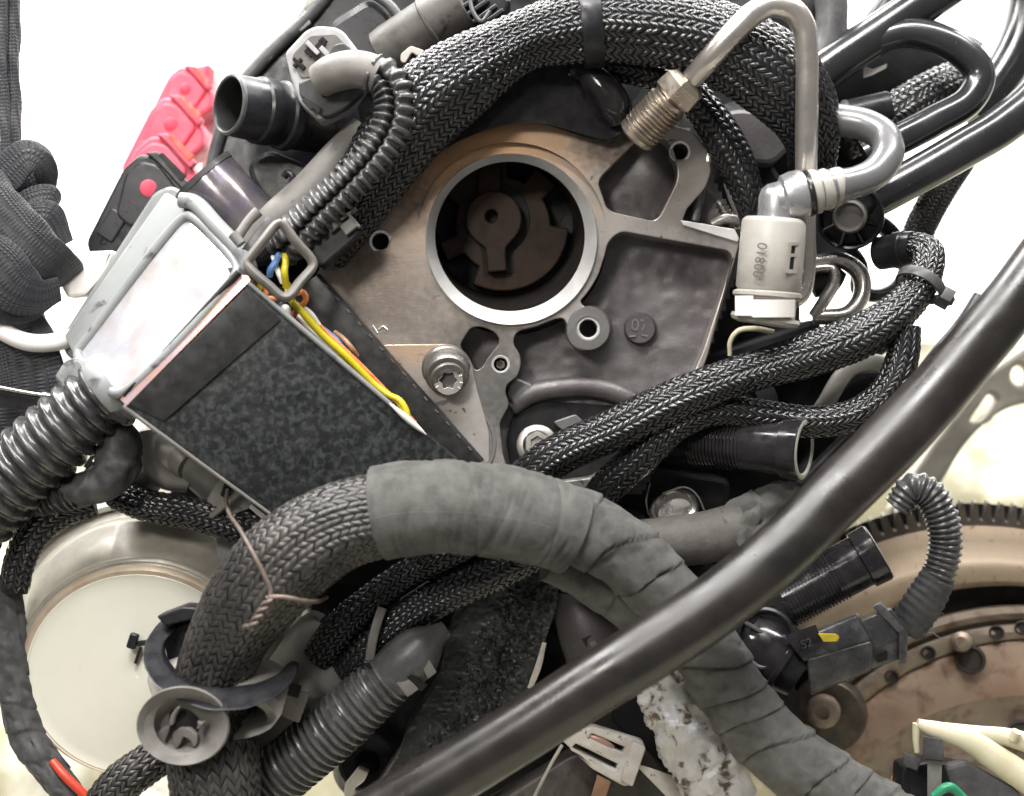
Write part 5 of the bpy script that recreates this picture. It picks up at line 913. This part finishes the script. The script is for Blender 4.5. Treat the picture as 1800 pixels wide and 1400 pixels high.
# ---------------------------------------------------------------- corrugated conduit with grey end connector, starter body
t = thing('starter_motor', 'smooth grey metal cylinder half hidden behind the corrugated conduit', 'motor', (560, 1240, -20))
g = G(); lathe(g, (600, 1150, -20), (470, 1330, -10), [(-30, .1), (-30, 88), (-10, 96), (10, 98), (170, 98), (220, 90), (260, 90), (260, .1)], 56); build(g, 'body', M['gearbox'], t)
g = G(); lathe(g, (612, 1148, 0), (560, 1220, 10), [(-40, 70), (0, 76), (6, 72), (6, 62)], 48); build(g, 'front_collar', M['dark_block'], t)
t = thing('grey_conduit', 'grey corrugated conduit with a smooth clipped end fitting', 'conduit', (620, 1260, 120))
g = G(); tube(g, [(470, 1380, 80, 50), (510, 1346, 92, 50), (560, 1304, 104, 50), (610, 1260, 114, 49), (655, 1218, 120, 46), (700, 1180, 124, 42)], 52, 2, rings(13.5, 4.6, 2.0)); build(g, 'corrugated_wall', M['conduit_grey'], t, angle=60)
g = G(); tube(g, [(684, 1190, 124, 44), (715, 1164, 128, 47), (745, 1136, 128, 40), (768, 1117, 124, 22), (784, 1106, 120, 16)], 36, 4); build(g, 'end_fitting', M['plastic_grey'], t)
g = G(); slab(g, [(696, 1200, 168), (716, 1188, 168), (736, 1212, 164), (716, 1226, 164)], 14, 2); build(g, 'clip_tab', M['clip_grey'], t)
g = G(); slab(g, [(738, 1166, 166), (752, 1156, 164), (768, 1182, 158), (752, 1194, 160)], 14, 2); build(g, 'clip_tab', M['clip_grey'], t)
g = G(); slab(g, [(714, 1190, 170), (722, 1184, 170), (752, 1204, 160), (740, 1216, 160)], 6, 1); build(g, 'clip_gap', M['hole_black'], t)
g = G(); plate(g, fillet([(470, 1330), (500, 1350), (520, 1400), (500, 1450), (440, 1450), (450, 1380)], 8), 70, 40, 5); build(g, 'sleeve_end', M['tape_black'], t)
g = G(); plate(g, fillet([(458, 1330), (505, 1300), (520, 1310), (470, 1350)], 4), 20, 20, 3); solo(g, 'cream_edge', M['cream_plastic'], 'thin cream edge between the grey conduit and the hanging loom', 'edge strip')
# ---------------------------------------------------------------- oily mount, strip
t = thing('engine_mount', 'black engine mount face covered with oily grit', 'mount', (860, 1250, 20))
poly = [(640, 1420), (700, 1330), (712, 1290), (770, 1200), (790, 1100), (860, 1030), (930, 985), (965, 990), (985, 1010), (978, 1070), (960, 1120), (940, 1200), (880, 1320), (800, 1420)]
g = G(); plate(g, fillet(poly, 14), 50, 120, 10); build(g, 'block', M['oily_black'], t)
def grit(x, y): return 3 + 3 * nz(x, y, 4.4, 40) + 1.5 * nz(x, y, 9.0, 8) + 16 * np.clip(nz(x, y, 2.0, 8), 0, 1) * np.clip(1 - ((x - 860 + (y - 1200) * .5) / 70) ** 2, 0, 1)
g = G(); relief(g, poly, 50, 2.4, grit); build(g, 'gritty_face', M['oily_black'], t, fix=False)
g = G(); tube(g, [(957, 1130, 54, 4), (945, 1175, 56, 6), (931, 1210, 52, 5)], 10, 4, flat=(.5, 1)); build(g, 'scraped_edge', M['white_dirty'], t)
g = G(); plate(g, fillet([(700, 1056), (770, 1010), (812, 980), (870, 978), (840, 1000), (760, 1044), (712, 1062)], 6), 40, 16, 3); solo(g, 'grey_strip', M['alu_cast'], 'flat grey metal strip between the two crossing black sleeves', 'strip')
t = thing('dark_sensor', 'dark rounded sensor body tucked between mount and big hose', 'sensor', (1030, 1110, 20))
g = G(); lathe(g, (1010, 1030, 20), (1050, 1150, 30), [(-20, .1), (-20, 30), (0, 38), (30, 52), (90, 56), (150, 56), (150, .1)], 44); build(g, 'body', M['alu_dark'], t)
g = G(); lathe(g, (1002, 1022, 30), (1030, 1060, 34), [(-10, .1), (-10, 26), (4, 30), (22, 34), (24, 28)], 32); build(g, 'cap', M['black_gloss'], t)
g = G(); slab(g, [(1022, 1124, 82), (1040, 1116, 82), (1050, 1136, 82), (1036, 1146, 82)], 8, 1); build(g, 'window', M['hole_black'], t)
g = G(); slab(g, [(1036, 1130, 84), (1046, 1126, 84), (1052, 1138, 84), (1042, 1142, 84)], 8, 1); build(g, 'pin', M['clip_grey'], t)
# ---------------------------------------------------------------- ribbed stubs on the far side
def ribbed(lab, A_, B_, r, L, n0, n1, m):
    t = thing('ribbed_stub', lab, 'pipe', A_, 'ribbed pipe stubs')
    pr = [(-40, .1), (-40, r * .82), (0, r * .86), (2, r)]
    pr += [(n0 - 2, r)]
    k = n0
    while k < n1: pr += [(k, r + 1.2), (k + 3, r + 1.2), (k + 3.6, r - 1.4), (k + 5.6, r - 1.4)]; k += 6.4
    pr += [(n1 + 1, r), (L - 34, r), (L - 32, r + 5), (L - 2, r + 6), (L, r + 4), (L, r - 5)]
    g = G(); lathe(g, A_, B_, pr, 56); build(g, 'barrel', m, t)
    g = G(); lathe(g, A_, B_, [(L + .5, r + 4.5), (L + 2, r + 2), (L + 2, r - 3), (L - 1, r - 6)], 56); build(g, 'lip', M['connector_beige'], t)
    g = G(); lathe(g, A_, B_, [(L - 1, r - 6), (L - 60, r - 8), (L - 60, .1)], 48); build(g, 'bore', M['hole_black'], t)
ribbed('open ribbed black stub lying under the sagging sleeve', (1170, 768, -10), (1405, 790, 110), 46, 250, 56, 148, M['black_gloss'])
ribbed('ribbed stub pointing at the rusty flywheel', (1320, 1090, -20), (1535, 975, 10), 46, 250, 66, 172, M['black_gloss'])
g = G(); plate(g, rect(1190, 762, 30, 44, 8, 4), 40, 40, 4); solo(g, 'grey_square', M['alu_dark'], 'small square dark metal lug where the sleeves meet the ribbed stub', 'lug')
t = thing('pale_bracket', 'pale angled metal bracket showing between the two tied sleeves', 'bracket', (1470, 690, -10))
g = G(); tube(g, [(1415, 760, 0, 16), (1450, 712, 4, 16), (1476, 668, 6, 16), (1498, 645, 6, 16), (1540, 638, 0, 16), (1580, 660, -10, 16)], 20, 4, flat=(.5, 1.0)); build(g, 'arm', M['gearbox'], t)
g = G(); plate(g, fillet([(1450, 720), (1490, 650), (1560, 650), (1600, 700), (1520, 800), (1430, 850), (1400, 900), (1380, 880)], 14), -30, 50, 6); build(g, 'plate', M['dark_block'], t)
g = G(); tube(g, [(1600, 690, 10, 18), (1530, 745, 6, 20), (1460, 810, 4, 20), (1400, 870, 0, 18)], 22, 5); build(g, 'lower_arm', M['plastic_grey'], t)
g = G(); lathe(g, (1186, 900, 0), (1176, 880, 20), [(0, 44), (10, 44), (14, 38), (14, 34)], 40); lathe(g, (1186, 900, 0), (1176, 880, 20), [(12, 34), (0, 30), (0, .1)], 40); solo(g, 'open_cup', M['steel'], 'half hidden bright metal cup above the gritty taped hose', 'cup')
# ---------------------------------------------------------------- flywheel with toothed ring
t = thing('flywheel', 'rusty brown flywheel with a toothed steel ring', 'flywheel', (1740, 1460, -300))
g = G(); loft(g, [(1715, 1440, -360, 510), (1715, 1440, -330, 517), (1718, 1446, -300, 521), (1726, 1460, -291, 511), (1733, 1472, -288, 496), (1738, 1480, -278, 493), (1748, 1494, -274, 487), (1756, 1506, -280, 484), (1762, 1513, -300, 483)], 160); build(g, 'outer_ring', M['rust_lit'], t)
g = G(); loft(g, [(1762, 1513, -300, 483), (1762, 1513, -360, 480), (1790, 1546, -360, 484), (1790, 1546, -300, 482)], 160); build(g, 'groove', M['groove_shade'], t)
g = G(); loft(g, [(1790, 1546, -300, 482), (1790, 1547, -280, 480), (1795, 1554, -275, 476), (1799, 1560, -280, 472), (1800, 1562, -298, 471), (1801, 1564, -298, 468), (1802, 1566, -272, 468), (1812, 1580, -266, 470), (1824, 1594, -270, 473), (1826, 1596, -278, 472)], 160); build(g, 'step_ring', M['rust_disc'], t)
g = G(); loft(g, [(1826, 1596, -278, 472), (1827, 1598, -270, 470), (1822, 1606, -264, 455), (1812, 1624, -260, 434), (1804, 1634, -260, 420), (1800, 1638, -262, 415)], 160); build(g, 'web', M['rust_red'], t)
g = G(); loft(g, [(1800, 1638, -262, 415), (1800, 1640, -268, 410), (1801, 1646, -286, 396), (1802, 1654, -290, 380), (1803, 1660, -284, 370), (1803, 1665, -284, 340), (1803, 1665, -300, 330), (1803, 1665, -300, 1)], 160); build(g, 'inner_hub', M['rust_disc'], t)
g = G(); n = 150; Rr = []
for (d_, cx, cy) in ((-352, 1708, 1434), (-306, 1712, 1440)):
    row = []
    for i in range(n * 4):
        a = 2 * PI * i / (n * 4); q = i % 4; r = 556 if q in (1, 2) else 524
        c = P(cx, cy, d_); k = K(d_); row.append((c.x + r * k * math.cos(a), c.y, c.z + r * k * math.sin(a)))
    Rr.append(row)
inner = []
for i in range(n * 4):
    a = 2 * PI * i / (n * 4); c = P(1712, 1440, -306); k = K(-306); inner.append((c.x + 505 * k * math.cos(a), c.y, c.z + 505 * k * math.sin(a)))
g.grid(np.array(Rr + [inner]), True); build(g, 'toothed_ring', M['ring_steel'], t, angle=25)
g = G(); loft(g, [(1706, 1432, -420, 500), (1706, 1432, -420, 547), (1706, 1432, -365, 547), (1706, 1432, -362, 500)], 160); build(g, 'backing_ring', M['dark_block'], t)
for (x, y, r, d_) in ((1632, 1148, 13, -262), (1568, 1190, 13, -262), (1752, 1112, 13, -262), (1797, 1104, 13, -262), (1706, 1160, 26, -254), (1795, 1290, 24, -262)):
    g = G(); lathe(g, (x, y, d_ - 8), (x, y, d_ + 10), [(0, r), (9, r), (10, r * .8), (4, r * .7), (4, .1)], 24); build(g, 'recess', M['groove_shade'], t)
g = G(); lathe(g, (1690, 1128, -262), (1690, 1130, -220), [(0, 18), (20, 17), (28, 10), (28, .1)], 24); build(g, 'dowel', M['rust_disc'], t)
g = G(); lathe(g, (1458, 1252, -290), (1452, 1262, -250), [(0, 66), (30, 64), (32, 62), (32, .1)], 48); build(g, 'bolt_recess', M['ring_steel'], t)
g = G(); lathe(g, (1448, 1250, -250), (1444, 1256, -220), [(0, 30), (14, 28), (18, 22), (18, 12), (12, 12), (12, .1)], 32); build(g, 'bolt_head', M['rust_disc'], t)
# ---------------------------------------------------------------- sensor plug with corrugated tail
t = thing('sensor_plug', 'dusty black sensor plug with a yellow mark near the flywheel', 'plug', (1470, 1150, 20))
T_ = lambda x, y: -.25 * (x - 1470) * .2
g = G(); hexa(g, [(1386, 1130, 96), (1505, 1080, 84), (1532, 1128, 92), (1412, 1165, 108)], [(1400, 1120, 20), (1510, 1076, 10), (1540, 1120, 10), (1420, 1160, 20)], 7, 3)
hexa(g, [(1418, 1160, 108), (1534, 1126, 94), (1532, 1180, 80), (1424, 1224, 92)], [(1420, 1150, 20), (1536, 1120, 10), (1534, 1176, 20), (1424, 1218, 20)], 7, 3); build(g, 'shell', M['plug_dusty'], t)
g = G(); hexa(g, [(1506, 1096, 70), (1566, 1070, 60), (1592, 1118, 66), (1532, 1144, 78)], [(1506, 1090, 10), (1566, 1066, 0), (1592, 1114, 0), (1532, 1140, 10)], 5); hexa(g, [(1530, 1136, 78), (1586, 1112, 66), (1584, 1158, 56), (1532, 1178, 66)], [(1530, 1130, 10), (1586, 1108, 0), (1584, 1154, 0), (1532, 1174, 10)], 4); build(g, 'neck', M['plug_dusty'], t)
g = G(); hexa(g, [(1532, 1066, 60), (1548, 1060, 58), (1594, 1108, 72), (1580, 1114, 76)], [(1532, 1062, -10), (1548, 1056, -12), (1594, 1104, -10), (1580, 1110, -8)], 4); hexa(g, [(1580, 1110, 76), (1596, 1106, 72), (1594, 1166, 56), (1580, 1172, 60)], [(1580, 1106, -8), (1596, 1102, -10), (1594, 1160, -10), (1580, 1168, -8)], 4); build(g, 'flange', M['plug_dusty'], t)
g = G(); slab(g, [(1380, 1118, 112), (1434, 1098, 104), (1444, 1124, 108), (1400, 1148, 116)], 10, 2); build(g, 'latch', M['black_gloss'], t)
g = G(); plate(g, fillet([(1438, 1114), (1470, 1115), (1476, 1120), (1472, 1128), (1448, 1129)], 2), 112, 5, 1); build(g, 'yellow_mark', M['yellow_mark'], t)
g = G(); text(g, 'S2', (1418, 1132, 116), 22, .3, 2); build(g, 'moulded_mark', M['plastic_grey'], t)
g = G(); slab(g, [(1542, 1150, 80), (1560, 1144, 76), (1560, 1160, 72), (1542, 1166, 76)], 8, 1); build(g, 'side_clip', M['hole_black'], t)
t = thing('round_sensor', 'round black sensor housing with inner spokes against the taped loom', 'sensor', (1350, 1150, 20))
g = G(); lathe(g, (1330, 1130, 30), (1400, 1178, 50), [(-20, .1), (-20, 56), (0, 62), (50, 62), (52, 66), (60, 66), (62, 58), (92, 50), (92, .1)], 48); build(g, 'housing', M['black_gloss'], t)
g = G(); lathe(g, (1346, 1120, 70), (1338, 1126, 130), [(-10, 52), (6, 52), (8, 48), (6, 44), (-6, 42), (-6, .1)], 44); build(g, 'open_end', M['black_plastic'], t)
g = G(); lathe(g, (1340, 1154, 76), (1336, 1158, 130), [(-10, 22), (14, 22), (16, 18), (14, 13), (0, 12), (0, .1)], 32); build(g, 'port', M['plastic_grey'], t)
for (x, y, a) in ((1366, 1128, -30), (1326, 1104, 30), (1368, 1160, 10)):
    g = G(); plate(g, rect(x, y, 36, 7, a, 2), 86, 16, 2); build(g, 'spoke', M['plastic_grey'], t)
t = thing('tail_conduit', 'grey corrugated conduit looping from the big hose to the sensor plug', 'conduit', (1640, 960, 30))
g = G(); tube(g, [(1578, 892, 30, 24), (1605, 858, 40, 26), (1632, 868, 44, 28), (1654, 905, 46, 28), (1662, 950, 44, 28), (1656, 990, 42, 28), (1644, 1025, 40, 27)], 44, 1.8, rings(10.4, 2.3, 1.3)); build(g, 'corrugated_wall', M['conduit_grey'], t, angle=60)
g = G(); tube(g, [(1650, 1010, 42, 30), (1634, 1042, 44, 34), (1612, 1076, 40, 35), (1592, 1108, 30, 33)], 36, 3, lambda s, th, L: 1.2 * np.sin(s * .5 + 2 * np.sin(th)), flat=(.8, 1)); build(g, 'fabric_boot', M['tape_black'], t, angle=60)
for k in range(7):
    g = G(); x, y = 1612 + rng.uniform(-6, 20), 1096 + rng.uniform(-30, 20); tube(g, [(x, y, 50, .9), (x + rng.uniform(8, 20), y + rng.uniform(-10, 6), 52, .9), (x + rng.uniform(20, 44), y + rng.uniform(-16, 10), 50, .8)], 5, 4); build(g, 'frayed_thread', M['clip_grey'], t)
# ---------------------------------------------------------------- torn insulation, ladder clip, dark plate
t = thing('torn_insulation', 'torn white and rust stained insulation sleeve beside the taped loom', 'insulation', (1230, 1300, 70))
def torn(s, th, L):
    n = np.array([noise.fractal(Vector((a / 30.0, 2.4 * math.cos(b), 2.4 * math.sin(b))), 0.8, 2.2, 5) for a, b in zip(np.broadcast_to(s, (s.shape[0], th.shape[1])).ravel(), np.broadcast_to(th, (s.shape[0], th.shape[1])).ravel())]).reshape(s.shape[0], th.shape[1])
    return 9 * n - 5 * np.clip(.25 - np.abs(n), 0, 1)
g = G(); tube(g, [(1150, 1150, 70, 44), (1180, 1210, 80, 58), (1215, 1280, 84, 66), (1255, 1350, 84, 74), (1300, 1450, 80, 78)], 72, 3, torn, flat=(.7, 1)); build(g, 'sleeve', M['crust'], t, angle=75)
g = G(); tube(g, [(1300, 1320, 110, 12), (1320, 1345, 114, 22), (1345, 1380, 112, 30), (1370, 1430, 100, 30)], 40, 3, torn, flat=(.6, 1)); build(g, 'torn_flap', M['cream_plastic'], t, angle=75)
g = G(); tube(g, [(1124, 1218, 46, 6), (1136, 1230, 52, 7), (1150, 1250, 50, 7), (1160, 1270, 44, 6)], 12, 3); solo(g, 'shiny_edge', M['black_gloss'], 'glossy black curved edge beside the torn insulation', 'edge strip')
t = thing('ladder_clip', 'dirty white ladder shaped plastic clip below the big hose', 'clip', (1070, 1320, 40))
g = G(); plate(g, fillet([(985, 1300), (1040, 1276), (1130, 1304), (1136, 1318), (1112, 1380), (1098, 1384), (1040, 1352)], 6), 60, 26, 4, [fillet([(1040, 1290), (1098, 1314), (1094, 1324), (1036, 1298)], 2), fillet([(1012, 1308), (1086, 1344), (1082, 1354), (1006, 1316)], 2)]); build(g, 'frame', M['white_dirty'], t)
g = G(); slab(g, [(1112, 1302, 72), (1136, 1314, 72), (1112, 1384, 72), (1090, 1372, 72)], 26, 5); build(g, 'end_bar', M['white_dirty'], t)
g = G(); tube(g, [(1034, 1298, 52, 8), (1055, 1304, 54, 9), (1076, 1318, 54, 8)], 14, 4, flat=(.5, 1)); build(g, 'rung_core', M['rust_and_reflection'], t)
g = G(); slab(g, [(1112, 1340, 56), (1210, 1372, 50), (1240, 1450, 50), (1190, 1420, 50)], 22, 3); build(g, 'tail', M['white_dirty'], t)
g = G(); slab(g, [(1050, 1362, 56), (1074, 1374, 56), (1056, 1430, 56), (1030, 1430, 56)], 14, 2); build(g, 'ochre_tab', M['wire_brown'], t)
g = G(); plate(g, fillet([(860, 1420), (1000, 1330), (1110, 1290), (1180, 1360), (1200, 1450), (860, 1460)], 10), 20, 60, 6); solo(g, 'dark_cover', M['hose_brown'], 'dark grey cover plate at the bottom behind the ladder clip', 'cover')
g = G(); plate(g, fillet([(1070, 1230), (1130, 1215), (1175, 1270), (1180, 1350), (1120, 1330), (1080, 1270)], 12), 18, 40, 6); solo(g, 'dark_web', M['dark_block'], 'dark web between ladder clip and torn insulation', 'web')
g = G(); tube(g, [(988, 1310, 80, 3.2), (965, 1350, 80, 3.2), (935, 1410, 80, 3.2)], 10, 4); solo(g, 'thin_strap', M['canister_side'], 'thin olive strip hanging below the big hose', 'strip')
g = G(); plate(g, fillet([(604, 1400), (606, 1380), (630, 1350), (648, 1358), (640, 1374), (622, 1388), (624, 1404)], 3), -60, 20, 3); solo(g, 'white_infill', M['tab_white'], 'white infill added for the gap under the oily mount', 'infill')  # white piece added where the bright background shows through a gap
# ---------------------------------------------------------------- cream clip, dark plugs in the corner
t = thing('cream_clip', 'cream plastic forked clip in the bottom corner over the flywheel', 'clip', (1700, 1330, 40))
g = G(); tube(g, [(1612, 1272, 60, 9), (1640, 1282, 62, 15), (1700, 1300, 62, 20), (1760, 1340, 60, 24), (1850, 1400, 58, 26)], 24, 5, flat=(.8, 1)); build(g, 'lower_arm', M['cream_plastic'], t)
g = G(); tube(g, [(1660, 1284, 56, 14), (1720, 1290, 54, 14), (1770, 1296, 52, 16), (1850, 1320, 50, 20)], 24, 5, flat=(.8, 1)); build(g, 'upper_arm', M['cream_plastic'], t)
g = G(); tube(g, [(1612, 1272, 58, 8), (1610, 1300, 58, 6), (1612, 1322, 56, 5)], 14, 4); build(g, 'prong', M['cream_plastic'], t)
g = G(); tube(g, [(1780, 1300, 64, 8), (1788, 1286, 70, 9)], 14, 3); build(g, 'prong', M['cream_plastic'], t)
t = thing('grey_tie', 'grey strap with blocky head under the cream clip', 'cable tie', (1640, 1340, 70), 'cable ties')
g = G(); slab(g, [(1622, 1294, 96), (1658, 1300, 96), (1660, 1338, 92), (1622, 1334, 92)], 34, 4); build(g, 'head', M['plastic_grey'], t)
g = G(); slab(g, [(1630, 1334, 84), (1656, 1336, 84), (1654, 1440, 76), (1630, 1440, 76)], 10, 2); build(g, 'strap', M['clip_grey'], t)
g = G(); slab(g, [(1588, 1322, 80), (1620, 1334, 80), (1612, 1356, 80), (1588, 1346, 80)], 22, 3); build(g, 'second_head', M['plastic_grey'], t)
t = thing('corner_plug', 'dark plug block with dusty top in the bottom corner', 'plug', (1680, 1400, 20))
g = G(); plate(g, fillet([(1586, 1350), (1640, 1340), (1700, 1350), (1760, 1386), (1800, 1440), (1580, 1460)], 8), 56, 60, 5); build(g, 'block', M['black_plastic'], t)
g = G(); plate(g, fillet([(1660, 1350), (1700, 1338), (1790, 1390), (1830, 1450), (1700, 1450)], 10), 64, 30, 6); build(g, 'dusty_top', M['plastic_grey'], t)
g = G(); tube(g, [(1640, 1400, 100, 7), (1668, 1384, 104, 9), (1690, 1400, 100, 8), (1720, 1430, 90, 8)], 14, 4); solo(g, 'wire', M['wire_green'], 'green wire peeking out below the cream clip', 'wire')
g = G(); lathe(g, (1578, 1372, -40), (1578, 1372, 20), [(0, 12), (10, 11), (12, .1)], 20); solo(g, 'brass_spot', M['wire_orange'], 'small orange peg in the gap beside the grey strap', 'peg')
# gusset with holes beyond the big hose
g = G(); plate(g, fillet([(1560, 900), (1640, 780), (1730, 660), (1900, 540), (1960, 740), (1830, 704, 60), (1760, 720, 40), (1700, 775, 40), (1650, 860, 30), (1600, 930)], 14, 8), -520, 40, 8, [circ(1794, 660, 16, 24, 18), fillet([(1704, 742), (1740, 690), (1758, 700), (1734, 738)], 10)]); solo(g, 'holed_plate', M['canister_side'], 'blurred cream plate with holes beyond the big black hose', 'plate')
g = G(); tube(g, [(1590, 700, -60, 10), (1640, 630, -80, 12), (1690, 570, -100, 12), (1720, 520, -110, 10)], 14, 5); solo(g, 'green_cable', M['plastic_grey'], 'dim cable following the upper edge of the big black hose', 'cable')
